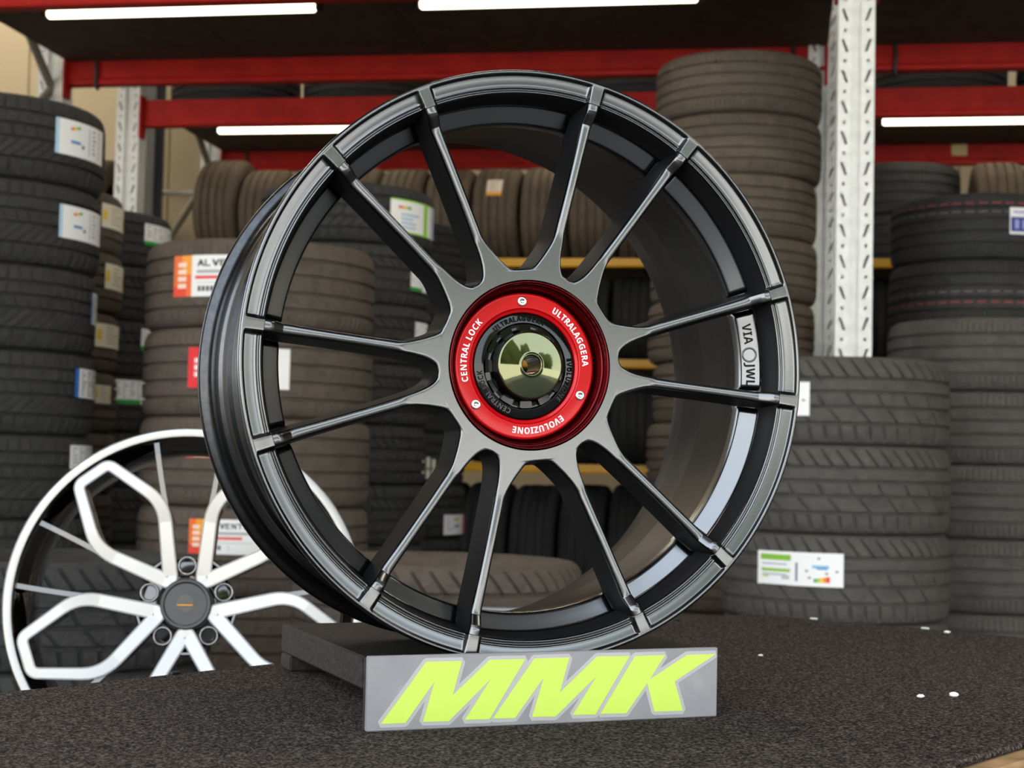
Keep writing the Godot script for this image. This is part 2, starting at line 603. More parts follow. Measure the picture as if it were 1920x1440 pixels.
func beam_mesh(length: float) -> ArrayMesh:
	var b := MB.new()
	# box section with a rolled lip along the lower edge and a step for the boards
	var pr := PackedVector2Array([Vector2(0.024, -0.0625), Vector2(0.029, -0.058), Vector2(0.03, -0.046), Vector2(0.027, -0.038), Vector2(0.025, -0.034), Vector2(0.025, 0.0585), Vector2(0.021, 0.0625), Vector2(-0.005, 0.0625), Vector2(-0.005, 0.036), Vector2(-0.025, 0.036), Vector2(-0.025, -0.0625)])
	b.prism(pr, -length / 2, length / 2, Transform3D(Basis(Vector3(0, 0, 1), Vector3(0, 1, 0), Vector3(-1, 0, 0)), Vector3.ZERO))
	return b.mesh()

func tube_lamp(a0: float, a1: float, s: float, where: String) -> void:
	var l := a1 - a0
	var t := thing("tube_lamp", "glowing white fluorescent tube lamp " + where, "tube lamp", rkt((a0 + a1) / 2, 2.686, s), "tube lamps under the shelves")
	var b := MB.new()
	b.lathe(PackedVector2Array([Vector2(0.0005, -l / 2), Vector2(0.012, -l / 2), Vector2(0.0175, -l / 2 + 0.006), Vector2(0.0175, l / 2 - 0.006), Vector2(0.012, l / 2), Vector2(0.0005, l / 2)]), 16, xf(Vector3.ZERO, Vector3(0, 0, 90)))
	obj("glowing_tube", b.mesh(), M.led_tube, t)
	obj("fixture", one_box(Vector3(l + 0.05, 0.03, 0.03), 0.004), M.black_plastic, t, xf(Vector3(0, 0.036, 0)))
	for e in [-1, 1]:
		obj("end_cap", one_box(Vector3(0.022, 0.05, 0.034), 0.004), M.black_plastic, t, xf(Vector3((l / 2 + 0.012) * e, 0.01, 0)))
	var li := AreaLight3D.new()
	li.name = "tube_light"
	li.area_size = Vector2(l, 0.03)
	li.light_color = Color(1.0, 0.95, 0.84)
	li.light_energy = 0.08
	li.shadow_enabled = true
	li.transform = xf(Vector3(0, -0.022, 0), Vector3(-90, 0, 0))
	t.add_child(li)

func build_racks() -> void:
	var posts := [-3.0, 0.224, 3.448]
	var pm := post_mesh(3.6)
	var bm := beam_mesh(3.108)
	var bracket := one_box(Vector3(0.012, 0.2, 0.06), 0.003)
	var board := one_box(Vector3(0.772, 0.018, 1.075), 0.002)
	for rack in 2:
		var s0: float = [5.1, 7.0][rack]
		var s1: float = [6.2, 8.1][rack]
		var t := thing("pallet_rack", ["galvanised pallet rack with red beams nearest to the table", "galvanised pallet rack with red and yellow beams behind the first rack"][rack], "rack", rkt(0, 0, s0), "pallet racks")
		var d := s1 - s0
		for a in posts:
			obj("post", pm, M.galvanised, t, xf(Vector3(a, 0, 0)))
			obj("post", pm, M.galvanised, t, xf(Vector3(a - (0.075 if rack == 0 and a == posts[1] else 0.0), 0, -d)))
			for k in 4:
				var y0 := 0.25 + 0.8 * k
				var b := MB.new()
				var p := Vector3(a, y0 if k % 2 == 0 else y0 + 0.8, -0.03)
				var q := Vector3(a, y0 + 0.8 if k % 2 == 0 else y0, -d + 0.03)
				b.tube(PackedVector3Array([p, p.lerp(q, 0.5), q]), 0.018, 8)
				obj("brace", b.mesh(), M.galvanised_dull, t)
			for y in [0.25, 3.45]:
				obj("cross_bar", one_box(Vector3(0.03, 0.04, d - 0.09), 0.003), M.galvanised, t, xf(Vector3(a, y, -d / 2)))
		for bay in 2:
			var am: float = (posts[bay] + posts[bay + 1]) / 2.0
			for e in 2:
				var turn := Vector3(0, 180.0 * (1 - e), 0)
				# the smooth face looks outwards; the far beam shows its face to the viewer as well
				var o := obj("beam", bm, M.rack_red, t, xf(Vector3(am, 2.7255, 0.0 if e == 0 else -d), Vector3(0, 0, 0)))
				for q in [-1, 1]:
					obj("bracket", bracket, M.rack_red, o, xf(Vector3(1.548 * q, -0.02, 0.028)))
			for k in 4:
				obj("shelf_board", board, M.shelf_board, t, xf(Vector3(am - 1.16 + 0.776 * k, 2.771, -d / 2)))
			for q in 2:
				var b := MB.new()
				var x := am - 1.42 + 2.84 * q
				b.tube(PackedVector3Array([Vector3(x, 2.79, -d + 0.035), Vector3(x + 0.005, 2.72, -d + 0.036), Vector3(x, 2.655, -d + 0.033), Vector3(x + 0.01, 2.645, -d + 0.02)]), 0.008, 8)
				obj("cable_tie", b.mesh(), M.black_plastic, t)
			if rack == 1:
				for y in [2.03, 1.585, 1.12, 0.42]:
					obj("beam", beam_mesh(3.108), M.rack_yellow, t, Transform3D(Basis.from_scale(Vector3(1, 0.32, 1)), Vector3(am, y, 0.0)))
					obj("beam", beam_mesh(3.108), M.rack_yellow, t, Transform3D(Basis.from_scale(Vector3(1, 0.32, 1)), Vector3(am, y, -d)))
					for k in 4:
						obj("shelf_board", board, M.shelf_board, t, xf(Vector3(am - 1.16 + 0.776 * k, y + 0.004, -d / 2)))
		if rack == 1:
			obj("price_note", one_box(Vector3(0.075, 0.058, 0.002)), M.beam_note, t, xf(Vector3(0.86, 2.735, -d + 0.0285)))
	tube_lamp(-2.573, -1.591, 5.24, "at the top left under the near shelf")
	tube_lamp(-1.223, -0.284, 5.24, "at the top centre under the near shelf")
	tube_lamp(0.62, 1.6, 5.24, "at the top right edge under the near shelf")
	tube_lamp(-2.64, -1.66, 7.18, "under the far shelf left of the black wheel")
	tube_lamp(-1.3, -0.32, 7.18, "under the far shelf behind the black wheel")
	tube_lamp(0.435, 1.415, 7.18, "under the far shelf right of the white posts")

# ------------------------------------------------------------------ table and bench
func table_frame() -> Transform3D:
	var e2 := Vector3(0.770, 0, 0.638).normalized()
	var e1 := Vector3(-e2.z, 0, e2.x)
	return Transform3D(Basis(e2, Vector3.UP, e1), Vector3(0.3745, 0, -2.5137))

func build_table() -> void:
	var t := thing("work_table", "large table covered with dark speckled rubber matting under the black wheel", "table", table_frame())
	var w := 0.79
	var l := 1.95
	obj("rubber_mat", one_box(Vector3(w, 0.006, l), 0.002), M.rubber_mat, t, xf(Vector3(w / 2, TABLE_Y - 0.003, l / 2)))
	obj("table_board", one_box(Vector3(w + 0.022, 0.024, l + 0.008), 0.002), M.plywood, t, xf(Vector3(w / 2 + 0.009, TABLE_Y - 0.0185, l / 2)))
	obj("edge_strip", one_box(Vector3(0.006, 0.05, l), 0.002), M.edge_steel, t, xf(Vector3(w + 0.0235, TABLE_Y - 0.036, l / 2)))
	obj("edge_strip", one_box(Vector3(w, 0.05, 0.004), 0.001), M.edge_steel, t, xf(Vector3(w / 2, TABLE_Y - 0.045, -0.004)))
	for x in [0.05, w - 0.03]:
		for z in [0.06, l - 0.06]:
			obj("leg", one_box(Vector3(0.06, TABLE_Y - 0.03, 0.06), 0.003), M.edge_steel, t, xf(Vector3(x, (TABLE_Y - 0.03) / 2, z)))
	for z in [0.2, 0.47, 0.81, 1.12]:
		obj("staple", one_box(Vector3(0.006, 0.003, 0.012), 0.001), M.black_plastic, t, xf(Vector3(0.003, TABLE_Y + 0.0012, z)))
	for x in [0.12, 0.3]:
		obj("staple", one_box(Vector3(0.012, 0.003, 0.005), 0.001), M.galvanised, t, xf(Vector3(x, TABLE_Y + 0.0012, 0.004)))

	# bench that carries the wheel: a thick board on two cleats
	var bx := Vector3(0.927, 0, -0.375).normalized()
	var bz := Vector3(-bx.z, 0, bx.x)
	var top := 0.0466
	var o := thing("display_bench", "low dark painted wooden bench carrying the black wheel", "bench", Transform3D(Basis(bx, Vector3.UP, bz), Vector3(-0.128, TABLE_Y, -1.446)))
	obj("top_board", one_box(Vector3(0.347, 0.030, 0.30), 0.002), M.painted_wood, o, xf(Vector3(0.1735, top - 0.015, -0.15)))
	obj("cleat", one_box(Vector3(0.347, top - 0.030, 0.04), 0.002), M.painted_wood, o, xf(Vector3(0.1735, (top - 0.030) / 2, -0.28)))
	obj("cleat", one_box(Vector3(0.31, top - 0.030, 0.04), 0.002), M.painted_wood, o, xf(Vector3(0.19, (top - 0.030) / 2, -0.03)))
	var sx := Vector3(0.922, 0, -0.386).normalized()
	var sz := Vector3(-sx.z, 0, sx.x)
	# sign propped against its front
	var sg := thing("lettered_sign", "grey sign with lime green letters MMK in front of the black wheel", "sign", Transform3D(Basis(sx * 0.972, Vector3.UP * 0.985, sz), Vector3(-0.1126, TABLE_Y, -1.3205)))
	obj("backing_board", one_box(Vector3(0.335, 0.0605, 0.006), 0.001), M.painted_wood, sg, xf(Vector3(0.1675, 0.0303, -0.009)))
	obj("panel", one_box(Vector3(0.338, 0.0625, 0.006), 0.001), M.sign_grey, sg, xf(Vector3(0.169, 0.0313, -0.003)))
	var L := [[12.3, 6.0, 51.8, 56.4, 84.6, 56.3, 76.5, 27.5, 110.2, 56.6, 143.9, 56.5, 111.3, 6.2, 88.4, 6.5, 112.0, 40.7, 73.6, 6.0, 50.0, 6.4, 59.8, 39.8, 34.4, 6.0],
		[114.4, 6.5, 152.4, 56.7, 186.4, 56.8, 177.8, 26.8, 213.7, 57.0, 246.2, 56.7, 213.3, 6.4, 190.8, 6.7, 213.9, 40.2, 174.0, 6.1, 151.6, 6.5, 162.0, 40.4, 135.3, 6.3],
		[218.0, 6.7, 251.7, 56.5, 282.3, 56.6, 266.9, 35.4, 305.0, 56.2, 335.1, 56.3, 292.7, 32.9, 301.8, 6.5, 272.4, 6.7, 264.7, 32.3, 243.9, 6.3]]
	for k in 3:
		var poly := PackedVector2Array()
		for i in range(0, L[k].size(), 2):
			poly.append(Vector2(L[k][i], L[k][i + 1] + 0.4) / 1000.0)
		var film := MB.new()
		for q in Geometry2D.offset_polygon(poly, 0.0032, Geometry2D.JOIN_ROUND):
			film.prism(clip_in(q, Rect2(0.001, 0.001, 0.336, 0.0605)), 0.0, 0.0003 + 0.00005 * k)
		obj("letter_film", film.mesh(), M.sign_film, sg)
		var b := MB.new()
		b.prism(poly, 0.0, 0.0007)
		obj("letter", b.mesh(), M.sign_lime, sg)

func clip_in(p: PackedVector2Array, r: Rect2) -> PackedVector2Array:
	var q := Geometry2D.intersect_polygons(p, PackedVector2Array([r.position, Vector2(r.end.x, r.position.y), r.end, Vector2(r.position.x, r.end.y)]))
	return q[0] if q.size() else p

# ------------------------------------------------------------------ the graphite wheel
const AXLE := Transform3D(Vector3(1, 0, 0), Vector3(0, 0, -1), Vector3(0, 1, 0), Vector3.ZERO)   # lathe height becomes depth behind the lip

func catmull(k: Array, t: float) -> Vector2:
	var n := k.size() - 1
	var f := clampf(t, 0.0, 1.0) * n
	var i := mini(int(f), n - 1)
	var u := f - i
	var p0: Vector2 = k[maxi(i - 1, 0)]
	var p1: Vector2 = k[i]
	var p2: Vector2 = k[i + 1]
	var p3: Vector2 = k[mini(i + 2, n)]
	return 0.5 * ((2.0 * p1) + (p2 - p0) * u + (2.0 * p0 - 5.0 * p1 + 4.0 * p2 - p3) * u * u + (3.0 * p1 - p0 - 3.0 * p2 + p3) * u * u * u)

func lookup(tab: Array, x: float) -> float:
	if x <= tab[0][0]:
		return tab[0][1]
	for i in range(1, tab.size()):
		if x <= tab[i][0]:
			return lerpf(tab[i - 1][1], tab[i][1], (x - tab[i - 1][0]) / (tab[i][0] - tab[i - 1][0]))
	return tab[tab.size() - 1][1]

func polar(r: float, deg: float) -> Vector2:
	return Vector2(r * sin(deg_to_rad(deg)), r * cos(deg_to_rad(deg)))

func dist_to(line: PackedVector2Array, p: Vector2) -> float:
	var best := 1e9
	for i in line.size() - 1:
		best = minf(best, p.distance_squared_to(Geometry2D.get_closest_point_to_segment(p, line[i], line[i + 1])))
	return sqrt(best)

# one twelfth of the spider: x to the side, y outwards along the axis of a spoke pair
func spoke_sector() -> Dictionary:
	var hw := [[0.115, 0.0050], [0.13, 0.0046], [0.15, 0.0044], [0.18, 0.0044], [0.205, 0.0046], [0.222, 0.0050], [0.242, 0.0056]]
	var depth := [[0.0, 0.0150], [0.1165, 0.0150], [0.122, 0.0147], [0.16, 0.0118], [0.2, 0.0098], [0.2195, 0.0092], [0.2225, 0.0088], [0.2255, 0.0066], [0.231, 0.0024], [0.2345, 0.0010], [0.242, 0.0010]]
	var ka := [Vector2(0.0850, 0), Vector2(0.0853, 1.9), Vector2(0.0867, 3.8), Vector2(0.0902, 5.7), Vector2(0.0962, 7.3), Vector2(0.1045, 8.4), Vector2(0.115, 9.05)]
	var kb := [Vector2(0.0855, 30), Vector2(0.0856, 27.2), Vector2(0.0860, 24.8), Vector2(0.0876, 22.6), Vector2(0.0925, 20.0), Vector2(0.1025, 16.6), Vector2(0.115, 14.0)]
	for r in [0.13, 0.145, 0.16, 0.18, 0.20, 0.2195, 0.2225, 0.2255, 0.231, 0.2345, 0.2415]:
		var e := rad_to_deg(lookup(hw, r) / r)
		ka.append(Vector2(r, 11.5 - e))
		kb.append(Vector2(r, 11.5 + e))
	var nw := 96
	var wa := PackedVector2Array()
	var wb := PackedVector2Array()
	for i in nw + 1:
		var p := catmull(ka, float(i) / nw)
		var q := catmull(kb, float(i) / nw)
		wa.append(polar(p.x, p.y))
		wb.append(polar(q.x, q.y))
	var A := PackedVector2Array()
	var B := PackedVector2Array()
	for f in [0.0, 0.12, 0.35, 0.55, 0.7, 0.8, 0.88, 0.95]:
		A.append(polar(lerpf(0.0755, 0.0850, f), 0))
		B.append(polar(lerpf(0.0755, 0.0855, f), 30))
	var hub_rows := A.size()
	A.append_array(wa)
	B.append_array(wb)
	var us := [0.0, 0.03, 0.07, 0.13, 0.2, 0.3, 0.42, 0.5, 0.58, 0.7, 0.8, 0.87, 0.93, 0.97, 1.0]
	var nc := us.size()
	var bevel := 0.0020
	var P := PackedVector3Array()
	var ea := PackedFloat32Array()      # depth along both edges
	var eb := PackedFloat32Array()
	for i in A.size():
		var ra := A[i].length()
		var rb := B[i].length()
		var fa := atan2(A[i].x, A[i].y)
		var fb := atan2(B[i].x, B[i].y)
		for j in nc:
			var u: float = us[j]
			var r := lerpf(ra, rb, u)
			var f := lerpf(fa, fb, u)
			var p := Vector2(r * sin(f), r * cos(f))
			var e := minf(dist_to(wa, p), dist_to(wb, p))
			var d := lookup(depth, r)
			if e < bevel:
				d += bevel - sqrt(maxf(0.0, bevel * bevel - (bevel - e) * (bevel - e)))
			# rounded back of the spokes beyond the flat hub
			var crown := smoothstep(0.1165, 0.1205, r) * 0.0011
			d += crown * (2.0 * u - 1.0) * (2.0 * u - 1.0)
			P.append(Vector3(p.x, p.y, -d))
			if j == 0:
				ea.append(d)
			if j == nc - 1:
				eb.append(d)
	var cut := hub_rows
	for i in range(hub_rows, A.size()):
		if A[i].length() < 0.1195:
			cut = i
	return {"P": P, "nr": A.size(), "nc": nc, "wa": wa, "wb": wb, "ea": ea, "eb": eb, "hub": hub_rows, "cut": cut}

func sector_part(sec: Dictionary, hub: bool, mirror: bool, t: Transform3D, b: MB, fl: MB) -> void:
	# b takes the front, fl the window flanks and back, their paint darkened for shade
	var s := -1.0 if mirror else 1.0
	var P: PackedVector3Array = sec.P
	var Q := PackedVector3Array()
	for p in P:
		Q.append(t * Vector3(p.x * s, p.y, p.z))
	var r0: int = 0 if hub else sec.cut
	var r1: int = sec.cut if hub else sec.nr - 1
	b.grid(Q, sec.nr, sec.nc, false, false, r0, r1, mirror)
	var back: int = 5
	for side in 2:
		var line: PackedVector2Array = sec.wa if side == 0 else sec.wb
		var ed: PackedFloat32Array = sec.ea if side == 0 else sec.eb
		var W := PackedVector3Array()
		for i in line.size():
			var g := (line[mini(i + 1, line.size() - 1)] - line[maxi(i - 1, 0)]).normalized()
			var nrm := Vector2(-g.y, g.x) if side == 0 else Vector2(g.y, -g.x)
			var d0: float = ed[sec.hub + i]
			var db := lerpf(0.056, 0.046, clampf((line[i].length() - 0.085) / 0.13, 0, 1))
			for k in back:
				var f: float = [0.0, 0.04, 0.3, 0.97, 1.0][k]
				var p := line[i] + nrm * (0.0030 * f - (0.0012 if k == 4 else 0.0))
				if side == 0:
					p.x = maxf(p.x, 0.0)
				W.append(t * Vector3(p.x * s, p.y, -lerpf(d0, db, f)))
		var c: int = sec.cut - sec.hub
		fl.grid(W, line.size(), back, false, false, 0 if hub else c, c if hub else line.size() - 1, mirror != (side == 1))
	var R := PackedVector3Array()
	var nr: int = sec.nr
	for i in nr:
		for j in [0, sec.nc - 1]:
			var p := P[i * sec.nc + j]
			var db := lerpf(0.056, 0.046, clampf((Vector2(p.x, p.y).length() - 0.085) / 0.13, 0, 1))
			R.append(t * Vector3(p.x * s, p.y, -db))
	fl.grid(R, nr, 2, false, false, r0, r1, not mirror)

func arc_text(txt: String, rad: float, centre_deg: float, size: float, z: float, depth: float, font: Font, tilt := 0.0) -> ArrayMesh:
	var b := MB.new()
	var px := size / 48.0 / 0.72
	var total := 0.0
	var adv := []
	for ch in txt:
		var w: float = font.get_string_size(ch, HORIZONTAL_ALIGNMENT_LEFT, -1, 48).x * px * 1.06
		adv.append(w)
		total += w
	var at := -total / 2.0
	for i in txt.length():
		var ang: float = deg_to_rad(centre_deg) + (at + adv[i] / 2.0) / rad
		at += adv[i]
		if txt[i] == " ":
			continue
		var tm := TextMesh.new()
		tm.font = font
		tm.font_size = 48
		tm.pixel_size = px
		tm.depth = depth
		tm.text = txt[i]
		tm.horizontal_alignment = HORIZONTAL_ALIGNMENT_CENTER
		tm.vertical_alignment = VERTICAL_ALIGNMENT_CENTER
		b.add(tm, Transform3D(Basis(Vector3(0, 0, 1), -ang) * Basis(Vector3.RIGHT, deg_to_rad(tilt)), Vector3(rad * sin(ang), rad * cos(ang), z)))
	return b.mesh()

func build_main_wheel() -> void:
	var n := Vector3(0.32200676, 0.01187137, 0.94666294).normalized()
	var u := Vector3(-0.04015969, 0.99919264, 0.00113019)
	var r := u.cross(n).normalized()
	u = n.cross(r)
	var centre := Vector3(0.02081648, EYE + 0.09100682, -1.39279082)
	# the node stands where the rim touches the bench
	var w := thing("alloy_wheel", "satin graphite black multi-spoke wheel with red centre lock standing on the bench", "wheel", Transform3D(Basis(r, u, n), centre - u * 0.26))
	var up := Transform3D(Basis.IDENTITY, Vector3(0, 0.26, 0))
	var phase := 26.0

	# rim face with twelve pockets between the spoke ends, inner wall and ledge
	var pk := [[.2600, .0034], [.2598, .0016], [.2590, .0005], [.2578, .0000], [.2566, .0002], [.2559, .0010], [.2554, .0024], [.2549, .0034], [.2542, .0037], [.2520, .0041], [.2500, .0045], [.2480, .0050], [.2466, .0054], [.2459, .0054], [.2453, .0051], [.2446, .0051], [.2440, .0057], [.2434, .0068], [.2428, .0071], [.2422, .0065], [.2416, .0056], [.2408, .0053], [.2401, .0058], [.2395, .0070], [.2390, .0090], [.2384, .012], [.2366, .024], [.2351, .0310], [.2343, .0328], [.2330, .0335], [.2270, .0362], [.2212, .0388], [.2197, .0396], [.2188, .0412], [.2184, .045], [.2184, .052]]
	var offs := [-.022, -.0155, -.0120, -.0100, -.0085, -.0075, -.0066, -.0058, -.0050, -.0042, -.0025, 0.0, .0025, .0042, .0050, .0058, .0066, .0075, .0085, .0100, .0120, .0155, .022]
	var angs := []
	for k in 12:
		var c := phase + 60.0 * (k / 2) + (11.5 if k % 2 else -11.5)
		for o in offs:
			angs.append([deg_to_rad(c) + o / 0.25, absf(o)])
		var gap := 23.0 if k % 2 == 0 else 37.0
		var a0 := c + rad_to_deg(.022 / 0.25)
		var a1 := c + gap - rad_to_deg(.022 / 0.25)
		var fill := 8 if gap < 30 else 14
		for i in range(1, fill):
			angs.append([deg_to_rad(lerpf(a0, a1, float(i) / fill)), 1.0])
	var P := PackedVector3Array()
	for i in pk.size():
		for e in angs:
			var rr: float = pk[i][0]
			var d: float = pk[i][1]
			var k := 1.0 - smoothstep(0.0047, 0.0082, e[1])
			if rr > 0.2392 and rr < 0.2565:
				d = lerpf(d, 0.0003 + 0.0005 * smoothstep(0.255, 0.241, rr), k)
			elif rr < 0.2345:
				d += 0.0035 * (1.0 - smoothstep(0.0105, 0.0122, e[1]))
			P.append(Vector3(rr * sin(e[0]), rr * cos(e[0]), -d))
	var b := MB.new()
	b.grid(P, pk.size(), angs.size(), true, false, 0, 23)
	obj("rim_face", b.mesh(), M.graphite_paint, w, up)
	b = MB.new()
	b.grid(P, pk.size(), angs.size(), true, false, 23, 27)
	obj("inner_wall", b.mesh(), M.graphite_shaded, w, up)  # same paint as the rim face, darkened to stand for shade
	b = MB.new()
	b.grid(P, pk.size(), angs.size(), true, false, 27, pk.size() - 1)
	obj("rim_ledge", b.mesh(), M.graphite_paint, w, up)

	# barrel: inside from the ledge to the rear lip, then the outside back to the front lip
	var pr := PackedVector2Array()
	for e in [[.2184, .050], [.2192, .060], [.2206, .074], [.2210, .0745], [.2214, .0748], [.2236, .105], [.2262, .138], [.2264, .1384], [.2272, .1388], [.2310, .170], [.2345, .200], [.2348, .2004], [.2356, .2008], [.2392, .226], [.2410, .2345], [.2420, .2400], [.2432, .2428], [.2450, .2438], [.2570, .2438], [.2590, .2432], [.2600, .2415], [.2600, .2385], [.2594, .2365], [.2575, .2350], [.2535, .2342], [.2500, .2325], [.2472, .2285], [.2455, .2230], [.2448, .2165], [.2440, .2120], [.2448, .2080], [.2456, .2050], [.2440, .2020], [.2418, .1960], [.2415, .1760], [.2380, .1740], [.2376, .1560], [.2340, .1500], [.2300, .120], [.2286, .085], [.2310, .062], [.2400, .048], [.2432, .044], [.2440, .036], [.2428, .030], [.2436, .024], [.2444, .016], [.2462, .0115], [.2505, .0090], [.2560, .0082], [.2590, .0072], [.2600, .0055], [.2600, .0034]]:
		pr.append(Vector2(e[0], e[1]))
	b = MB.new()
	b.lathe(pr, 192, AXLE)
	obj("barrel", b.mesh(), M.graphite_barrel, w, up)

	# spider: a hub star and twelve spokes
	var sec := spoke_sector()
	b = MB.new()
	var fl := MB.new()
	for k in 6:
		var t := Transform3D(Basis(Vector3(0, 0, 1), -deg_to_rad(phase + 60.0 * k)), Vector3.ZERO)
		sector_part(sec, true, false, t, b, fl)
		sector_part(sec, true, true, t, b, fl)
	var hub := obj("hub", b.mesh(), M.graphite_paint, w, up)
	obj("flank", fl.mesh(), M.graphite_shaded, hub)
	var sp := []
	for q in 2:
		b = MB.new()
		fl = MB.new()
		sector_part(sec, false, q == 1, Transform3D.IDENTITY, b, fl)
		sp.append([b.mesh(), fl.mesh()])
	for k in 6:
		for q in 2:
			var o := obj("spoke", sp[q][0], M.graphite_paint, w, up * Transform3D(Basis(Vector3(0, 0, 1), -deg_to_rad(phase + 60.0 * k)), Vector3.ZERO))
			obj("flank", sp[q][1], M.graphite_shaded, o)
	# bore wall behind the hub face
	b = MB.new()
	b.lathe(PackedVector2Array([Vector2(.0755, .0150), Vector2(.0752, .0156), Vector2(.0750, .056), Vector2(.05, .058)]), 96, AXLE)
	obj("hub_bore", b.mesh(), M.graphite_paint, w, up)

	# centre lock nut
	var nut := Node3D.new()
	nut.name = "centre_lock"
	w.add_child(nut)
	nut.transform = up
	b = MB.new()
	b.lathe(PackedVector2Array([Vector2(.0748, .030), Vector2(.0748, .0150), Vector2(.0744, .0141), Vector2(.0736, .0138), Vector2(.0728, .0142), Vector2(.0722, .0150), Vector2(.0716, .0205), Vector2(.0711, .0212), Vector2(.0711, .0212), Vector2(.0700, .0214), Vector2(.0695, .0222), Vector2(.0672, .0318), Vector2(.0662, .0335), Vector2(.0658, .036), Vector2(.0640, .038)]), 128, AXLE)
	obj("anodised_collar", b.mesh(), M.red_anodised, nut)
	b = MB.new()
	b.lathe(PackedVector2Array([Vector2(.0655, .037), Vector2(.0655, .0312), Vector2(.0650, .0302), Vector2(.0640, .0297), Vector2(.0630, .0296), Vector2(.0525, .0296), Vector2(.0517, .0299), Vector2(.0512, .0306), Vector2(.0505, .0312), Vector2(.0486, .0316), Vector2(.0480, .0322), Vector2(.0478, .038)]), 128, AXLE)
	var ring := obj("red_ring", b.mesh(), M.red_face, nut)
	var font := SystemFont.new()
	font.font_names = PackedStringArray(["Droid Sans"])
	font.font_weight = 700
	obj("ring_lettering", arc_text("CENTRAL LOCK", 0.0573, 285.0, 0.0056, -0.0294, 0.0004, font), M.white_print, ring)
	obj("ring_lettering", arc_text("ULTRALAGGERA", 0.0573, 59.0, 0.0056, -0.0294, 0.0004, font), M.white_print, ring)
	obj("ring_lettering", arc_text("EVOLUZIONE", 0.0573, 168.0, 0.0056, -0.0294, 0.0004, font), M.white_print, ring)
	for a in [358.0, 117.0, 234.0]:
		b = MB.new()
		b.lathe(PackedVector2Array([Vector2(.0044, .0300), Vector2(.0044, .0284), Vector2(.0040, .0279), Vector2(.0027, .0277), Vector2(.0022, .0279), Vector2(.0019, .0288), Vector2(.0001, .0288)]), 24, AXLE)
		var p := polar(0.0578, a)
		obj("bolt", b.mesh(), M.bright_steel, ring, Transform3D(Basis.IDENTITY, Vector3(p.x, p.y, 0)))
	# black dish with raised lettering and castellations
	b = MB.new()
	b.lathe(PackedVector2Array([Vector2(.0480, .0345), Vector2(.0472, .0322), Vector2(.0462, .0316), Vector2(.0390, .0300), Vector2(.0384, .0304), Vector2(.0380, .0322), Vector2(.0374, .0328), Vector2(.0330, .0322), Vector2(.0318, .0312), Vector2(.0308, .0260), Vector2(.0304, .0190)]), 128, AXLE)
	var dish := obj("black_dish", b.mesh(), M.black_gloss, nut)
	obj("dish_lettering", arc_text("ULTRALAGGERA", 0.0426, 352.0, 0.0046, -0.0304, 0.0016, font), M.black_gloss, dish)
	obj("dish_lettering", arc_text("EVOLUZIONE", 0.0426, 108.0, 0.0046, -0.0304, 0.0016, font), M.black_gloss, dish)
	obj("dish_lettering", arc_text("CENTRAL LOCK", 0.0426, 232.0, 0.0046, -0.0304, 0.0016, font), M.black_gloss, dish)
	for k in 12:
		b = MB.new()
		var poly := PackedVector2Array()
		for q in [[.0318, -9.5], [.0372, -9.0], [.0376, -6.0], [.0376, 6.0], [.0372, 9.0], [.0318, 9.5]]:
			poly.append(polar(q[0], q[1] + 30.0 * k))
		b.prism(poly, -0.0330, -0.0290)
		obj("castellation", b.mesh(), M.black_gloss, dish)
	# dark mirror cap with a bore
	b = MB.new()
	b.lathe(PackedVector2Array([Vector2(.0304, .030), Vector2(.0304, .0168), Vector2(.0301, .0158), Vector2(.0294, .0152), Vector2(.0280, .0150), Vector2(.0200, .0136), Vector2(.0120, .0127), Vector2(.0106, .0125), Vector2(.0102, .0120), Vector2(.0094, .0118), Vector2(.0086, .0121), Vector2(.0083, .0130), Vector2(.0082, .045)]), 96, AXLE)
	obj("mirror_cap", b.mesh(), M.black_chrome, nut)

	# cast marks on the ledge at the right
	var mk := Node3D.new()
	mk.name = "cast_mark"
	w.add_child(mk)
	mk.transform = up
	obj("lettering", arc_text("VIA", 0.2265, 82.0, 0.0080, -0.0361, 0.0040, font, 23.8), M.graphite_shaded, mk)  # letters in the shade-darkened paint, to set them off from the ledge
	obj("lettering", arc_text("JWL", 0.2265, 91.8, 0.0080, -0.0361, 0.0040, font, 23.8), M.graphite_shaded, mk)
	b = MB.new()
	b.lathe(PackedVector2Array([Vector2(.0072, .0010), Vector2(.0071, -.0008), Vector2(.0066, -.0014), Vector2(.0060, -.0014), Vector2(.0055, -.0008), Vector2(.0053, .0004), Vector2(.0001, .0004)]), 40, AXLE)
	var pc := polar(0.2263, 87.0)
	obj("round_stamp", b.mesh(), M.graphite_paint, mk, Transform3D(Basis(Vector3(0, 0, 1), -deg_to_rad(87.0)) * Basis(Vector3.RIGHT, deg_to_rad(23.8)), Vector3(pc.x, pc.y, -0.0365)))

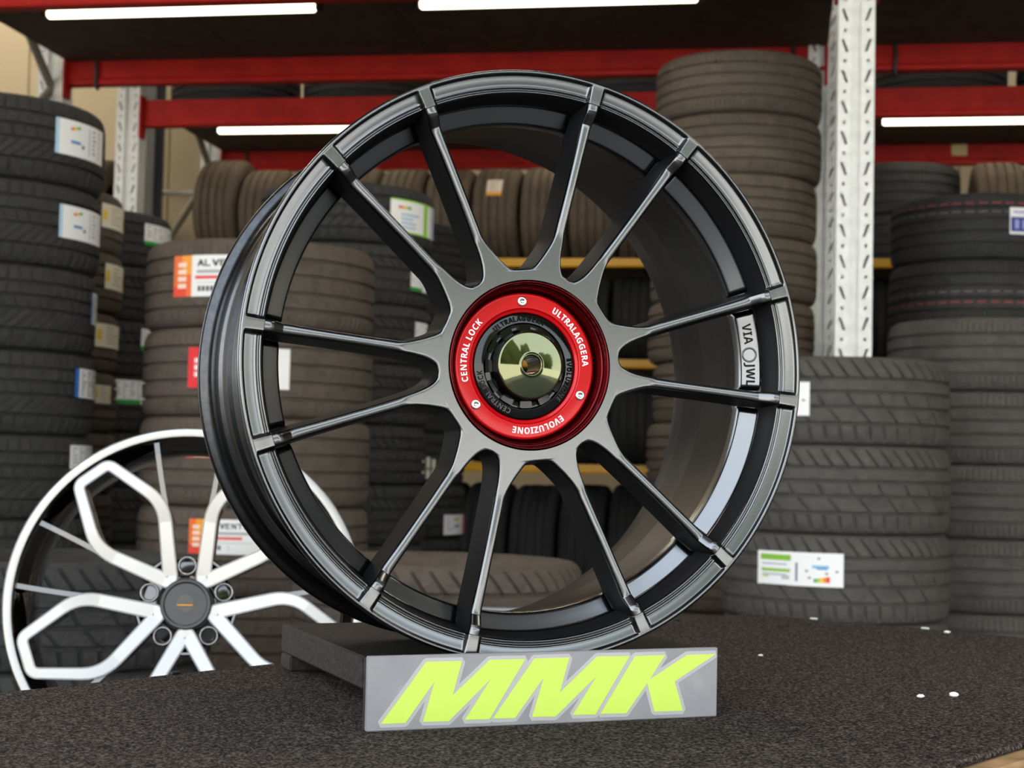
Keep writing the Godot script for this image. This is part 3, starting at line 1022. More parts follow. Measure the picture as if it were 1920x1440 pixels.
# ------------------------------------------------------------------ the silver and black wheel behind the table
func stroke(b: MB, pts: PackedVector2Array, wid: PackedFloat32Array, z_of: Callable, depth: float, closed: bool, draft := 0.0) -> void:
	# a flat band along pts with mitred corners, pushed back by depth
	var n := pts.size()
	var L := PackedVector2Array()
	var R := PackedVector2Array()
	for i in n:
		var pa := pts[(i - 1 + n) % n] if closed or i > 0 else pts[i]
		var pb := pts[(i + 1) % n] if closed or i < n - 1 else pts[i]
		var d1 := (pts[i] - pa).normalized()
		var d2 := (pb - pts[i]).normalized()
		if d1 == Vector2.ZERO:
			d1 = d2
		if d2 == Vector2.ZERO:
			d2 = d1
		var m := (d1 + d2).normalized()
		var nn := Vector2(-m.y, m.x)
		var k := 1.0 / maxf(0.55, Vector2(-d1.y, d1.x).dot(nn))
		L.append(pts[i] + nn * wid[i] * 0.5 * k)
		R.append(pts[i] - nn * wid[i] * 0.5 * k)
	var seg := n if closed else n - 1
	for i in seg:
		var j := (i + 1) % n
		var q := []
		for p in [L[i], R[i], R[j], L[j]]:
			q.append(Vector3(p.x, p.y, z_of.call(p.length())))
		b.quad(q[0], q[1], q[2], q[3])
		for e in [[0, 3, L], [1, 2, R]]:
			var a: Vector3 = q[e[0]]
			var c: Vector3 = q[e[1]]
			var off := Vector3(0, 0, -depth)
			b.quad(a, c, c + off, a + off)
	if not closed:
		for i in [0, n - 1]:
			var a := Vector3(L[i].x, L[i].y, z_of.call(L[i].length()))
			var c := Vector3(R[i].x, R[i].y, z_of.call(R[i].length()))
			b.quad(a, c, c + Vector3(0, 0, -depth), a + Vector3(0, 0, -depth))

func smooth_loop(k: Array, radii: Array, steps := 5) -> PackedVector2Array:
	# polygon with rounded corners
	var out := PackedVector2Array()
	var n := k.size()
	for i in n:
		var p: Vector2 = k[i]
		var a: Vector2 = k[(i - 1 + n) % n]
		var c: Vector2 = k[(i + 1) % n]
		var r: float = radii[i]
		var p1 := p + (a - p).normalized() * minf(r, a.distance_to(p) * 0.45)
		var p2 := p + (c - p).normalized() * minf(r, c.distance_to(p) * 0.45)
		for s in steps + 1:
			var t := float(s) / steps
			out.append(p1.lerp(p, t).lerp(p.lerp(p2, t), t))
	return out

func build_silver_wheel() -> void:
	var R := 0.267
	var yaw := deg_to_rad(7.0)
	var tilt := deg_to_rad(7.0)
	var bas := Basis(Vector3.UP, yaw) * Basis(Vector3.RIGHT, -tilt)
	var centre := Vector3(-0.4839, EYE - 0.2151, -2.42)
	var w := thing("alloy_wheel", "silver faced gloss black wheel with five looped spokes behind the table", "wheel", Transform3D(bas, centre - bas.y * R))
	var up := Transform3D(Basis.IDENTITY, Vector3(0, R, 0))
	var b := MB.new()
	# machined lip
	b.lathe(PackedVector2Array([Vector2(R, .004), Vector2(R, .0012), Vector2(R - .001, .0002), Vector2(R - .003, 0), Vector2(R - .0125, .0006), Vector2(R - .0145, .002), Vector2(R - .0150, .006)]), 160, AXLE)
	obj("machined_lip", b.mesh(), M.machined, w, up)
	b = MB.new()
	var pr := PackedVector2Array()
	for e in [[-.0150, .005], [-.0165, .010], [-.0230, .026], [-.0290, .034], [-.0330, .050], [-.0310, .110], [-.0240, .190], [-.0180, .215], [-.0165, .228], [-.004, .229], [0, .226], [0, .221], [-.004, .218], [-.013, .214], [-.0165, .204], [-.0170, .185], [-.0260, .17], [-.030, .10], [-.024, .05], [-.0185, .04], [-.0170, .02], [-.013, .012], [-.003, .009], [0, .007], [0, .003]]:
		pr.append(Vector2(R + e[0], e[1]))
	b.lathe(pr, 128, AXLE)
	obj("barrel", b.mesh(), M.piano_black, w, up)
	var zf := func(r: float) -> float: return -0.004 - 0.016 * (1.0 - smoothstep(0.05, 0.235, r))
	var zs := func(r: float) -> float: return -0.0045 - 0.016 * (1.0 - smoothstep(0.05, 0.235, r))
	for k in 5:
		var ax := -37.0 + 72.0 * k
		var turn := Transform3D(Basis(Vector3(0, 0, 1), -deg_to_rad(ax)), Vector3.ZERO)
		# hexagonal loop: point at the hub, knees, two corners at the rim
		var kk := [polar(0.0405, 0), polar(0.158, -22.5), polar(0.243, -6.4), polar(0.243, 6.4), polar(0.158, 22.5)]
		var lp := smooth_loop(kk, [0.010, 0.030, 0.010, 0.010, 0.030], 6)
		var wid := PackedFloat32Array()
		for p in lp:
			wid.append(lerpf(0.0185, 0.0125, smoothstep(0.05, 0.24, p.length())))
		b = MB.new()
		stroke(b, lp, wid, zf, 0.0012, true)
		var loop := obj("spoke_loop", spoke_body(lp, wid, zs), M.piano_black, w, up * turn)
		obj("machined_face", b.mesh(), M.machined, loop)
		for s in [-1.0, 1.0]:
			b = MB.new()
			var lo := PackedVector2Array()
			var lw := PackedFloat32Array()
			for q in 6:
				lo.append(polar(lerpf(0.150, 0.2525, q / 5.0), s * lerpf(23.0, 24.6, q / 5.0)))
				lw.append(0.0075)
			stroke(b, lo, lw, func(r: float) -> float: return -0.011 - 0.010 * (1.0 - smoothstep(0.14, 0.25, r)), 0.034, false)
			obj("side_spoke", b.mesh(), M.piano_black, w, up * turn)
	# hub body, lug seats with nuts, cap
	b = MB.new()
	b.lathe(PackedVector2Array([Vector2(.072, .060), Vector2(.070, .034), Vector2(.064, .030), Vector2(.045, .029), Vector2(.040, .022), Vector2(.038, .020), Vector2(.036, .030)]), 96, AXLE)
	obj("hub", b.mesh(), M.piano_black, w, up)
	for k in 5:
		var p := polar(0.0585, -1.0 + 72.0 * k)
		b = MB.new()
		b.lathe(PackedVector2Array([Vector2(.0145, .031), Vector2(.0145, .0262), Vector2(.0136, .0250), Vector2(.0122, .0250), Vector2(.0112, .0268), Vector2(.0098, .0330), Vector2(.0078, .0345), Vector2(.0074, .0320), Vector2(.0066, .0320), Vector2(.0064, .046), Vector2(.0001, .046)]), 32, AXLE)
		obj("lug_seat", b.mesh(), M.lug_steel, w, up * Transform3D(Basis.IDENTITY, Vector3(p.x, p.y, 0)))
		var c := polar(0.074, 35.0 + 72.0 * k)
		b = MB.new()
		b.box(Vector3(0.03, 0.007, 0.02), Transform3D(Basis(Vector3(0, 0, 1), -deg_to_rad(35.0 + 72.0 * k)), Vector3(c.x, c.y, -0.034)), 0.002)
		obj("hub_web", b.mesh(), M.piano_black, w, up)
	b = MB.new()
	b.lathe(PackedVector2Array([Vector2(.0385, .030), Vector2(.0385, .0145), Vector2(.0378, .0130), Vector2(.0365, .0125), Vector2(.0325, .0127), Vector2(.0318, .0135), Vector2(.0310, .0142), Vector2(.0001, .0128)]), 80, AXLE)
	var cap := obj("centre_cap", b.mesh(), M.cap_black, w, up)
	var g := MB.new()
	var half := PackedVector2Array()
	for i in 13:
		half.append(polar(0.0125, -90.0 + 15.0 * i) + Vector2(-0.001, 0.0015))
	g.prism(half, -0.0140, -0.0118)
	obj("emblem_dome", g.mesh(), M.cap_grey, cap)
	g = MB.new()
	g.box(Vector3(0.024, 0.003, 0.0014), xf(Vector3(-0.001, -0.0015, -0.0122)), 0.0003)
	obj("emblem_bar", g.mesh(), M.cap_gold, cap)
	g = MB.new()
	g.prism(PackedVector2Array([Vector2(-0.011, -0.0045), Vector2(0.001, -0.0145), Vector2(0.011, -0.0045)]), -0.0142, -0.0120)
	obj("emblem_point", g.mesh(), M.cap_grey, cap)

	# bench under it, hidden by the table's edge
	var foot := centre - bas.y * R
	var t := thing("wheel_stand", "dark low stand under the silver and black wheel behind the table", "stand", xf(Vector3(foot.x, 0, foot.z - 0.1), Vector3(0, 7, 0)))
	obj("top_board", one_box(Vector3(0.5, 0.03, 0.34), 0.003), M.painted_wood, t, xf(Vector3(0, foot.y - 0.057, 0)))
	for sx in [-1, 1]:
		for sz in [-1, 1]:
			obj("leg", one_box(Vector3(0.05, foot.y - 0.072, 0.05), 0.003), M.painted_wood, t, xf(Vector3(0.21 * sx, (foot.y - 0.072) / 2, 0.13 * sz)))

func spoke_body(lp: PackedVector2Array, wid: PackedFloat32Array, zs: Callable) -> ArrayMesh:
	var b := MB.new()
	var w2 := PackedFloat32Array()
	for x in wid:
		w2.append(x + 0.0045)
	stroke(b, lp, w2, zs, 0.060, true)
	return b.mesh()

# ------------------------------------------------------------------ tyres
var tread_cache := {}

# kind: groove centres (share of half width), groove half width, then per rib [slot depth, slot slant, pitches per slot]
const KINDS := {
	"rib": {"g": [-0.62, -0.22, 0.20, 0.60], "gw": 0.0042, "np": 84, "z": [[0.0022, 0.10, 1], [0.0, 0, 1], [0.0012, 0.6, 2], [0.0, 0, 1], [0.0022, -0.10, 1]], "slot": 0.20},
	"touring": {"g": [-0.58, -0.06, 0.28, 0.62], "gw": 0.0040, "np": 60, "z": [[0.0070, 0.12, 1], [0.0050, 1.2, 1], [0.0050, -0.3, 1], [0.0040, 0.2, 1], [0.0070, 0.1, 1]], "slot": 0.18},
	"winter": {"g": [-0.60, -0.2, 0.2, 0.60], "gw": 0.0038, "np": 54, "z": [[0.0060, 0.2, 1], [0.0055, 1.0, 1], [0.0050, 0.5, 1], [0.0055, -1.0, 1], [0.0060, -0.2, 1]], "slot": 0.22},
	"sport": {"g": [-0.56, -0.16, 0.20, 0.53], "gw": 0.0044, "np": 50, "z": [[0.0085, -0.15, 1], [0.0070, -0.9, 2], [0.0070, -0.55, 2], [0.0, 0, 1], [0.0090, -0.75, 1]], "slot": 0.17},
	"worn": {"g": [-0.58, -0.2, 0.2, 0.58], "gw": 0.0042, "np": 110, "z": [[0.0040, 0.0, 1], [0.0016, 0.6, 1], [0.0, 0, 1], [0.0016, -0.6, 1], [0.0040, 0.0, 1]], "slot": 0.26},
}

func tyre_meshes(kind: String, R: float, W: float) -> Array:
	var key := "%s %.4f %.4f" % [kind, R, W]
	if tread_cache.has(key):
		return tread_cache[key]
	var K: Dictionary = KINDS[kind]
	var hw := W / 2.0
	var e := hw * 0.93
	var rows := []      # [w, groove depth, zone]
	var zone := 0
	rows.append([-e, 0.0, 0, 0.0])
	rows.append([-e * 0.97, 0.0, 0, 0.4])
	rows.append([-e * 0.90, 0.0, 0, 1.0])
	var prev := -e * 0.90
	for g in K.g:
		var c: float = g * e
		var h: float = K.gw
		rows.append([(prev + c - h) / 2.0, 0.0, zone, 1.0])
		# doubled rows keep the rib edges crisp
		rows.append([c - h - 0.0008, 0.0, zone, 1.0])
		rows.append([c - h - 0.0008, 0.0, zone, 1.0])
		rows.append([c - h + 0.0006, 0.0095, zone, 0.0])
		rows.append([c + h - 0.0006, 0.0095, zone, 0.0])
		zone += 1
		rows.append([c + h + 0.0008, 0.0, zone, 1.0])
		rows.append([c + h + 0.0008, 0.0, zone, 1.0])
		prev = c + h
	rows.append([(prev + e * 0.9) / 2.0, 0.0, zone, 1.0])
	rows.append([e * 0.90, 0.0, zone, 1.0])
	rows.append([e * 0.97, 0.0, zone, 0.4])
	rows.append([e, 0.0, zone, 0.0])
	var np: int = K.np
	var fr := [0.0, K.slot, K.slot + 0.04, K.slot + 0.04, 0.96, 0.96]
	var P := PackedVector3Array()
	for row in rows:
		var x: float = row[0]
		var z: Array = K.z[row[2]]
		var s := absf(x) / e
		var base: float = R - 0.0025 * s * s - 0.011 * pow(s, 9.0) - row[1]
		for j in np:
			for f in 6:
				var a: float = (j + fr[f]) * TAU / np
				var r := base
				if f < 2 and j % int(z[2]) == 0:
					r -= z[0] * row[3]
				a += z[1] * x / R
				P.append(Vector3(r * sin(a), x, r * cos(a)))
	var b := MB.new()
	b.grid(P, rows.size(), np * 6, true)
	var tread := b.mesh()
	# sidewalls, beads and the hollow inside
	var q := R - 0.118
	var pr := PackedVector2Array()
	var half := [[R - 0.0135, 0.93], [R - 0.022, 0.985], [R - 0.034, 1.0], [R - 0.052, 1.0], [R - 0.056, 0.985], [R - 0.060, 0.99], [R - 0.085, 0.95], [q + 0.012, 0.84], [q + 0.004, 0.79], [q, 0.74], [q - 0.003, 0.66], [q + 0.006, 0.63], [R - 0.05, 0.83], [R - 0.024, 0.7], [R - 0.016, 0.3]]
	for p in half:
		pr.append(Vector2(p[0], p[1] * hw))
	half.reverse()
	for p in half:
		pr.append(Vector2(p[0], -p[1] * hw))
	b = MB.new()
	b.lathe(pr, 80)
	tread_cache[key] = [tread, b.mesh()]
	return tread_cache[key]

var label_mats := {}

func bar(im: Image, x: int, y: int, w: int, h: int, c: Color) -> void:
	im.fill_rect(Rect2i(x, y, w, h), c)

func letters(im: Image, txt: String, x: float, y: float, h: float, c: Color, thick := 3) -> void:
	# a few capital letters drawn as strokes
	var S := {"A": [[0, 1, .5, 0], [.5, 0, 1, 1], [.2, .65, .8, .65]], "L": [[0, 0, 0, 1], [0, 1, .8, 1]], "V": [[0, 0, .5, 1], [.5, 1, 1, 0]], "E": [[0, 0, 0, 1], [0, 0, .8, 0], [0, .5, .7, .5], [0, 1, .8, 1]], "N": [[0, 1, 0, 0], [0, 0, .9, 1], [.9, 1, .9, 0]], "T": [[0, 0, 1, 0], [.5, 0, .5, 1]], "I": [[.2, 0, .2, 1]]}
	for ch in txt:
		for s in S.get(ch, []):
			for k in 60:
				var t := k / 59.0
				im.fill_rect(Rect2i(int(x + lerpf(s[0], s[2], t) * h * 0.8), int(y + lerpf(s[1], s[3], t) * h), thick, thick), c)
		x += h * (1.15 if ch != "I" else 0.7)

func label_mat(kind: String) -> StandardMaterial3D:
	if label_mats.has(kind):
		return label_mats[kind]
	var im := Image.create(256, 128, false, Image.FORMAT_RGB8)
	var white := srgb(240, 241, 242)
	im.fill(white)
	var ink := srgb(92, 96, 104)
	var rng := RandomNumberGenerator.new()
	rng.seed = hash(kind)
	match kind:
		"eu":
			bar(im, 0, 0, 14, 128, srgb(176, 210, 236))
			for k in 5:
				bar(im, 60 + 8 * k, 26 - 2 * k, 12, 9, [srgb(222, 60, 40), srgb(236, 130, 40), srgb(244, 196, 60), srgb(150, 196, 70), srgb(70, 160, 80)][k])
			bar(im, 62, 72, 44, 10, srgb(60, 130, 200))
			bar(im, 112, 82, 12, 12, srgb(60, 66, 80))
			bar(im, 150, 14, 4, 100, srgb(110, 150, 200))
			for k in 6:
				bar(im, 172, 16 + 16 * k, rng.randi_range(10, 20), 6, ink)
				bar(im, 214, 10 + 18 * k, 6, 12, srgb(140, 150, 160))
		"blue":
			bar(im, 0, 0, 24, 128, srgb(50, 110, 190))
			for k in 8:
				for q in 4:
					bar(im, 40 + q * 50, 12 + 14 * k, rng.randi_range(12, 40), 6, ink if q < 3 else srgb(80, 120, 190))
		"green":
			bar(im, 0, 104, 170, 24, srgb(46, 150, 66))
			for k in 6:
				for q in 5:
					bar(im, 14 + q * 44, 12 + 15 * k, rng.randi_range(8, 36), 6, srgb(150, 152, 160))
			bar(im, 200, 60, 30, 24, srgb(236, 196, 70))
			bar(im, 206, 30, 34, 10, srgb(70, 140, 210))
		"cream":
			im.fill(srgb(238, 232, 212))
			bar(im, 8, 34, 34, 56, srgb(238, 206, 80))
			bar(im, 216, 60, 26, 44, srgb(226, 190, 70))
			for k in 5:
				bar(im, 70, 16 + 20 * k, rng.randi_range(40, 110), 7, srgb(180, 174, 160))
		"alventi":
			bar(im, 0, 0, 56, 128, srgb(238, 110, 38))
			bar(im, 26, 0, 30, 60, srgb(244, 160, 50))
			bar(im, 0, 96, 40, 32, srgb(232, 66, 36))
			for k in 4:
				bar(im, 14, 22 + 22 * k, 26, 14, srgb(250, 222, 206))
			letters(im, "ALVENTI", 72, 14, 17, srgb(40, 42, 46), 4)
			bar(im, 70, 46, 170, 10, srgb(170, 172, 176))
			bar(im, 66, 64, 120, 10, srgb(226, 70, 66))
			bar(im, 70, 84, 150, 3, srgb(200, 200, 204))
			for k in 4:
				bar(im, 74 + 11 * k, 96, 8, 16, srgb(70, 72, 78))
			bar(im, 140, 92, 2, 26, srgb(180, 180, 184))
		"red":
			bar(im, 0, 0, 70, 128, srgb(226, 28, 38))
			for k in 3:
				bar(im, 18, 34 + 22 * k, 36, 15, srgb(248, 226, 226))
			for k in 5:
				bar(im, 90, 14 + 22 * k, rng.randi_range(60, 140), 8, srgb(130, 132, 138))
		"lime":
			bar(im, 150, 0, 26, 128, srgb(140, 210, 50))
			bar(im, 0, 0, 256, 6, srgb(160, 216, 90))
			bar(im, 0, 122, 200, 6, srgb(160, 216, 90))
			for k in 5:
				bar(im, 30 + 10 * k, 26, 12, 10, [srgb(222, 60, 40), srgb(236, 130, 40), srgb(244, 196, 60), srgb(150, 196, 70), srgb(70, 160, 80)][k])
			for k in 4:
				bar(im, 40, 54 + 16 * k, rng.randi_range(30, 90), 7, srgb(150, 190, 220))
			bar(im, 208, 0, 48, 128, srgb(190, 200, 222))
		"redr":
			bar(im, 206, 0, 50, 128, srgb(214, 48, 46))
			for k in 5:
				bar(im, 90 + 9 * k, 24, 10, 14, [srgb(222, 60, 40), srgb(236, 130, 40), srgb(244, 196, 60), srgb(150, 196, 70), srgb(70, 160, 80)][k])
			bar(im, 92, 66, 50, 16, srgb(90, 130, 190))
			for k in 4:
				bar(im, 20, 20 + 24 * k, rng.randi_range(20, 50), 6, srgb(150, 170, 210))
		"bw":
			im.fill(srgb(70, 70, 68))
			for p in [[20, 10, 60, 110], [110, 4, 50, 116], [190, 16, 52, 104]]:
				bar(im, p[0], p[1], p[2], p[3], srgb(226, 222, 210))
			bar(im, 40, 60, 180, 14, srgb(120, 118, 112))
		"eugreen":
			bar(im, 10, 12, 98, 22, srgb(128, 186, 44))
			bar(im, 14, 66, 92, 12, srgb(140, 190, 60))
			for k in 3:
				bar(im, 16, 46 + 40 * k, 80, 5, srgb(150, 168, 180))
			bar(im, 18, 92, 20, 8, srgb(170, 210, 110))
			bar(im, 80, 90, 24, 16, srgb(190, 192, 190))
			bar(im, 122, 40, 6, 70, srgb(90, 110, 140))
			bar(im, 170, 48, 46, 10, srgb(120, 180, 220))
			bar(im, 182, 58, 30, 5, srgb(70, 130, 180))
			for k in 5:
				bar(im, 174 + 9 * k, 98 - 2 * k, 9, 14 + 2 * k, [srgb(70, 160, 80), srgb(170, 200, 70), srgb(244, 196, 60), srgb(236, 130, 40), srgb(222, 60, 40)][k])
			for p in [[184, 18], [150, 66], [206, 74], [234, 66], [158, 92]]:
				bar(im, p[0], p[1], 8, 7, srgb(110, 116, 124))
		"navy":
			bar(im, 8, 46, 248, 70, srgb(46, 58, 140))
			for k in 3:
				bar(im, 34 + 52 * k, 58, 30, 44, srgb(150, 160, 214))
			bar(im, 24, 16, 150, 12, srgb(170, 176, 210))
		"tall":
			im.fill(srgb(222, 208, 190))
			bar(im, 0, 0, 56, 128, srgb(226, 160, 60))
			for k in 6:
				bar(im, 76 + 28 * k, 20, 12, rng.randi_range(30, 90), srgb(160, 150, 140))
		"tall_red":
			im.fill(srgb(226, 214, 200))
			bar(im, 0, 0, 50, 128, srgb(214, 50, 44))
			for k in 6:
				bar(im, 70 + 28 * k, 20, 12, rng.randi_range(30, 90), srgb(170, 150, 140))
		"tall_plain":
			im.fill(srgb(220, 206, 196))
			bar(im, 170, 12, 60, 40, srgb(226, 190, 90))
			bar(im, 170, 70, 60, 40, srgb(130, 170, 110))
			for k in 4:
				bar(im, 20 + 34 * k, 16, 14, rng.randi_range(40, 96), srgb(168, 156, 150))
	var m := StandardMaterial3D.new()
	m.resource_name = "print_" + kind
	m.albedo_texture = ImageTexture.create_from_image(im)
	m.roughness = 0.55
	m.cull_mode = BaseMaterial3D.CULL_DISABLED
	label_mats[kind] = m
	return m

# a paper label bent round the tread; az and span in degrees about the axle, heights across the tread
func add_label(t: Node3D, kind: String, R: float, az: float, span: float, y0: float, y1: float, flip := false) -> void:
	var b := MB.new()
	var P := PackedVector3Array()
	for i in 2:
		for j in 13:
			var a := deg_to_rad(az + (j / 12.0 - 0.5) * span)
			P.append(Vector3((R + 0.0012) * sin(a), y1 if i == 0 else y0, (R + 0.0012) * cos(a)))
	b.grid(P, 2, 13)
	obj("paper_label", b.mesh(), label_mat(kind), t)

const ORD := ["topmost", "second", "third", "fourth", "fifth", "sixth", "seventh", "eighth", "ninth", "tenth", "eleventh", "twelfth", "thirteenth", "fourteenth", "fifteenth", "sixteenth", "seventeenth", "eighteenth", "nineteenth", "twentieth", "twenty-first", "twenty-second", "twenty-third", "twenty-fourth", "twenty-fifth", "twenty-sixth", "twenty-seventh"]

func tyre(kind: String, rubber: String, R: float, W: float, at: Transform3D, label: String, group: String, spin: float) -> Node3D:
	var ms := tyre_meshes(kind, R, W)
	var t := thing("car_tyre", label, "tyre", at, group)
	var turn := xf(Vector3.ZERO, Vector3(0, spin, 0))
	obj("tread", ms[0], M[rubber], t, turn)
	obj("sidewall", ms[1], M[rubber], t, turn)
	return t

func stack(id: String, where: String, kind: String, rubber: String, X: float, Z: float, top: float, R: float, wg: float, labels: Array, drift := 0.006) -> void:
	var n := int(round(top / wg))
	var w := top / n
	var rng := RandomNumberGenerator.new()
	rng.seed = hash(id)
	for k in n:
		var y := top - w * (k + 0.5)
		var p := Vector3(X + rng.randf_range(-drift, drift), y, Z + rng.randf_range(-drift, drift))
		var name: String = "%s tyre of the %s" % [ORD[k], where] if k == 0 else "%s tyre from the top of the %s" % [ORD[k], where]
		var t := tyre(kind, rubber, R, w, Transform3D(Basis.IDENTITY, p), name, "tyres of the " + where, rng.randf_range(0, 360))
		for l in labels:
			if l[0] == id:
				var ym: float = (l[3] + l[4]) / 2.0
				if absf(ym - y) <= w / 2.0:
					var lim := w / 2.0 * 0.86
					add_label(t, l[5], R, l[1], l[2], maxf(l[3] - y, -lim), minf(l[4] - y, lim))
		if id == "R2":
			for q in [[-0.32 if k % 2 else 0.66, 0.0028, "paint_red"], [-0.0 if k % 2 else 0.4, 0.0010, "paint_white"]]:
				var b := MB.new()
				var yy: float = q[0] * w / 2.0
				for d in 44:
					var S := PackedVector3Array()
					for i in 2:
						for j in 3:
							var an := TAU * (d + 0.33 * j) / 44.0
							S.append(Vector3((R + 0.0004) * sin(an), yy + (q[1] if i == 0 else -q[1]), (R + 0.0004) * cos(an)))
					b.grid(S, 2, 3)
				obj("paint_stripe", b.mesh(), M[q[2]], t)

func build_tyres() -> void:
	# tyre labels: stack, direction, width in degrees, lower and upper height, print
	var lab := [["L1", 70.3, 40.1, 1.973, 2.074, "eu"], ["L1", 75.3, 40.3, 1.738, 1.832, "eu"], ["L1", 97.5, 22.0, 1.508, 1.601, "blue"], ["L1", 89.8, 37.3, 1.291, 1.375, "blue"], ["L1", 88.9, 39.0, 1.071, 1.155, "green"],
		["L2", 82.3, 35.7, 1.886, 1.966, "cream"], ["L2", 84.1, 32.1, 1.683, 1.768, "cream"], ["L2", 83.6, 41.0, 1.488, 1.567, "cream"], ["L2", 73.6, 18.2, 1.301, 1.362, "cream"],
		["L3", 74.6, 39.1, 1.911, 1.990, "green"], ["L3", 62.6, 18.9, 1.521, 1.599, "green"], ["L3", 49.2, 32.9, 1.319, 1.406, "green"],
		["A", -11.2, 51.2, 1.572, 1.687, "alventi"], ["A", -1.4, 49.6, 1.319, 1.431, "red"], ["A", -4.2, 36.0, 0.865, 0.960, "alventi"],
		["S5", 60.8, 53.0, 1.932, 2.050, "lime"], ["S5", 64.5, 20.9, 1.736, 1.803, "green"], ["S5", 66.4, 17.1, 1.557, 1.625, "green"],
		["S6", 76.6, 20.4, 1.985, 2.073, "redr"], ["S6", 15.9, 12.1, 1.051, 1.154, "redr"], ["S6", 34.5, 15.0, 1.063, 1.156, "bw"], ["S6", 66.5, 35.6, 0.826, 0.927, "redr"],
		["RF", -44.4, 42.5, 1.277, 1.368, "eugreen"], ["RF", -28.9, 43.6, 0.820, 0.910, "eugreen"], ["R2", 14.9, 24.4, 1.990, 2.086, "navy"], ["R2", 25.8, 24.2, 1.731, 1.828, "navy"]]
	stack("L1", "stack at the far left edge", "touring", "rubber_black", -1.555, -4.66, 2.125, 0.33, 0.225, lab)
	stack("L2", "stack with cream labels", "worn", "rubber_brown", -1.650, -5.4, 2.006, 0.31, 0.200, lab)
	stack("L3", "knobbly stack with green labels", "winter", "rubber_black", -1.617, -6.05, 2.03, 0.31, 0.203, lab)
	stack("A", "brown stack with an orange label", "rib", "rubber_brown", -0.747, -4.71, 1.738, 0.335, 0.248, lab)
	stack("S5", "block-tread stack with a lime label", "winter", "rubber_black", -0.618, -5.8, 2.098, 0.315, 0.218, lab)
	stack("S6", "dark stack behind the lime-labelled one", "winter", "rubber_black", -0.50, -6.55, 2.085, 0.315, 0.218, lab)
	stack("U", "tall worn stack beside the white post", "worn", "rubber_worn", 0.787, -5.7, 2.572, 0.296, 0.214, lab, 0.012)
	stack("RF", "grey stack in front of the white post", "sport", "rubber_grey", 0.938, -4.6, 1.44, 0.322, 0.228, lab, 0.010)
	stack("R2", "stack with red tread stripes", "worn", "rubber_black", 1.739, -5.98, 2.142, 0.325, 0.230, lab)
	stack("R3", "unlabelled grey stack at the right edge", "worn", "rubber_grey", 1.569, -5.3, 1.626, 0.325, 0.230, lab, 0.008)

	# tyres lying behind the table
	stack("LT2", "lying pile behind the silver wheel", "sport", "rubber_black", -0.985, -3.6, 0.9, 0.325, 0.225, lab)  # black rubber here puts the shade behind the silver wheel into the colour
	stack("LT1", "lying pile behind the black wheel", "sport", "rubber_brown", -0.16, -3.6, 0.912, 0.325, 0.228, lab)
	for k in 9:
		var aa := -2.62 + 0.66 * k
		if absf(aa - 0.224) < 0.3:
			continue
		tyre("worn", "rubber_black", 0.31, 0.205, rkt(aa, 2.896, 7.36), "%s tyre from the left lying on top of the far rack's red beams" % ORD[k].replace("topmost", "first"), "tyres lying on the far rack's top shelf", 30.0 * k)
	for k in 2:
		tyre("rib", "rubber_black", 0.27, 0.235, rkt(0.535, 2.052 + 0.1175 + 0.235 * (1 - k), 7.5), ["upper", "lower"][k] + " dark tyre lying on the far rack right of the white posts", "tyres lying on the far rack", 50.0 * k)
	var t: Node3D

	# tyres standing side by side on the far rack
	var rng := RandomNumberGenerator.new()
	rng.seed = 77
	var rows := [[2.052, 0.236, -3.95, 27, "upper"], [1.607, 0.205, -1.75, 19, "second"], [1.142, 0.205, -1.75, 19, "third"], [0.442, 0.31, -1.75, 19, "lowest"]]
	for r in 4:
		var q: Array = rows[r]
		for k in q[3]:
			var a: float = q[2] + 0.222 * k
			# the posts stand between the tyres
			if absf(a + 3.0) < 0.17 or absf(a - 0.224) < 0.17 or (r == 0 and a > 0.05 and a < 0.93):
				continue
			var R: float = q[1] - rng.randf_range(0, 0.012) + (0.025 if r == 0 and k < 7 else 0.0)
			var at := rkt(a, q[0] + R, 7.0 + 0.06 + R)
			at.basis = at.basis * Basis(Vector3(0, 0, 1), PI / 2)
			R = snappedf(R, 0.004)
			t = tyre("rib" if k % 3 else "worn", "rubber_old" if r == 0 else "rubber_black", R, 0.205, at, "%s tyre from the left standing in the %s row of the far rack" % [ORD[k].replace("topmost", "first"), q[4]], "tyres standing on the far rack", 15.0 * k)
			# paper strips on some of them; local x points down after the turn
			var sel := {"0 4": ["tall_plain", 96.0, 22.0], "0 3": ["tall", 100.0, 20.0], "0 12": ["tall", 118.0, 22.0], "1 4": ["tall_red", 84.0, 30.0], "1 6": ["tall_red", 84.0, 30.0], "2 6": ["tall_plain", 84.0, 34.0], "3 3": ["tall_plain", 62.0, 22.0], "3 5": ["tall_plain", 62.0, 22.0], "3 7": ["tall_plain", 62.0, 22.0]}
			var s: Array = sel.get("%d %d" % [r, k], [])
			if s:
				add_label(t, s[0], R + 0.002, 0.0 + (s[1] - 90.0), s[2], -0.035, 0.035)

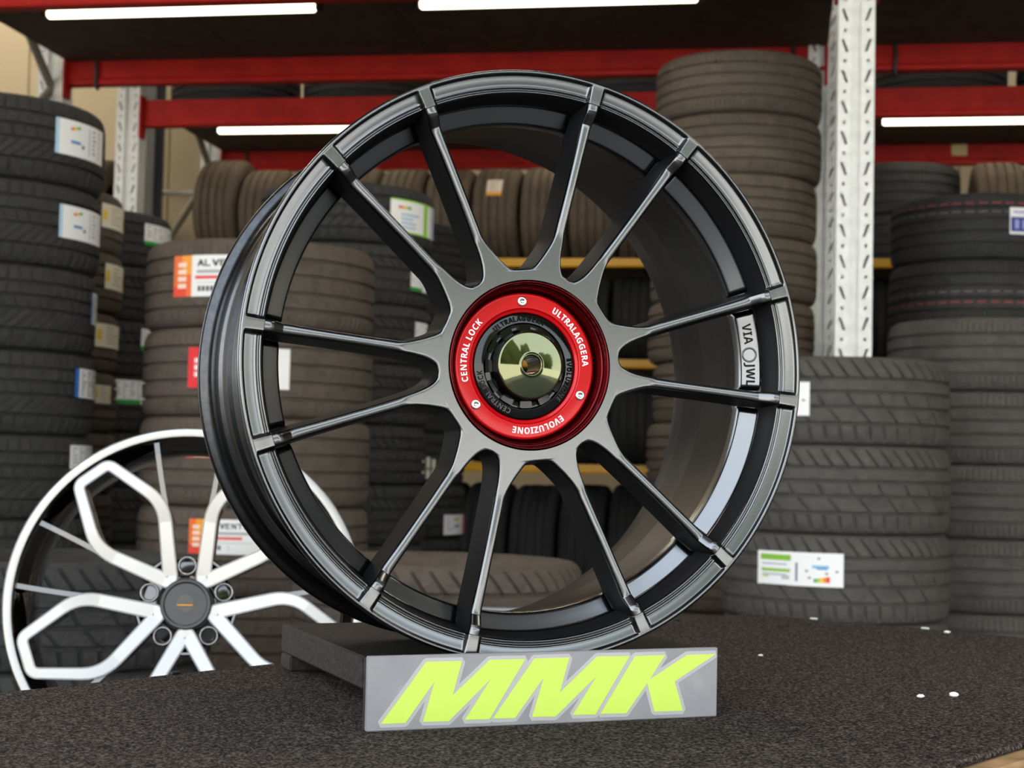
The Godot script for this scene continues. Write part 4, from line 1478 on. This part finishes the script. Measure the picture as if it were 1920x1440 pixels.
# ------------------------------------------------------------------ last things
func build_small_things() -> void:
	# steel rail on two posts in front of the lying pile
	var t := thing("steel_rail", "grey steel rail with punched holes low behind the black wheel", "rail", xf(Vector3(-0.075, 0, -3.22)))
	obj("rail_face", one_box(Vector3(0.40, 0.05, 0.006), 0.002), M.steel_bin, t, xf(Vector3(0, 0.806, 0)))
	obj("rail_lip", one_box(Vector3(0.40, 0.008, 0.024), 0.002), M.steel_bin, t, xf(Vector3(0, 0.835, 0.006)))
	obj("wooden_strip", one_box(Vector3(0.38, 0.018, 0.02), 0.002), M.plywood, t, xf(Vector3(0, 0.772, 0.004)))
	for s in [-1, 1]:
		obj("post", one_box(Vector3(0.04, 0.78, 0.03), 0.003), M.steel_bin, t, xf(Vector3(0.17 * s, 0.39, -0.012)))
	for k in 7:
		var d := MB.new()
		d.lathe(PackedVector2Array([Vector2(0.0001, 0), Vector2(0.0045, 0), Vector2(0.0045, 0.001)]), 12, xf(Vector3(-0.168 + 0.056 * k, 0.812, 0.0036), Vector3(90, 0, 0)))
		obj("punched_hole", d.mesh(), M.slot_dark, t)
	var b: MB
	# crumbs on the matting
	var spots := [[0.4126, -1.602, 0.0040, "flat white crumb on the mat at the right"], [0.449, -1.614, 0.0050, "larger white crumb on the mat nearest the right edge"], [0.305, -1.93, 0.003, "tiny pale crumb on the mat right of the bench"], [0.62, -2.265, 0.0045, "pale crumb at the far right edge of the table"]]
	for s in spots:
		var f := FastNoiseLite.new()
		f.seed = int(s[0] * 1000)
		f.frequency = 1.2
		var P := PackedVector3Array()
		for i in 7:
			for j in 10:
				var th := PI * i / 6.0
				var ph := TAU * j / 10.0
				var d := Vector3(sin(th) * cos(ph), cos(th), sin(th) * sin(ph))
				P.append(d * Vector3(1.0, 0.45, 0.7) * s[2] * (1.0 + 0.45 * f.get_noise_3dv(d * 2.0)))
		b = MB.new()
		b.grid(P, 7, 10, true)
		var o := obj("crumb", b.mesh(), M.crumb, null, xf(Vector3(s[0], TABLE_Y + s[2] * 0.42, s[1])))
		tag(o, s[3], "crumb", "crumbs on the table")
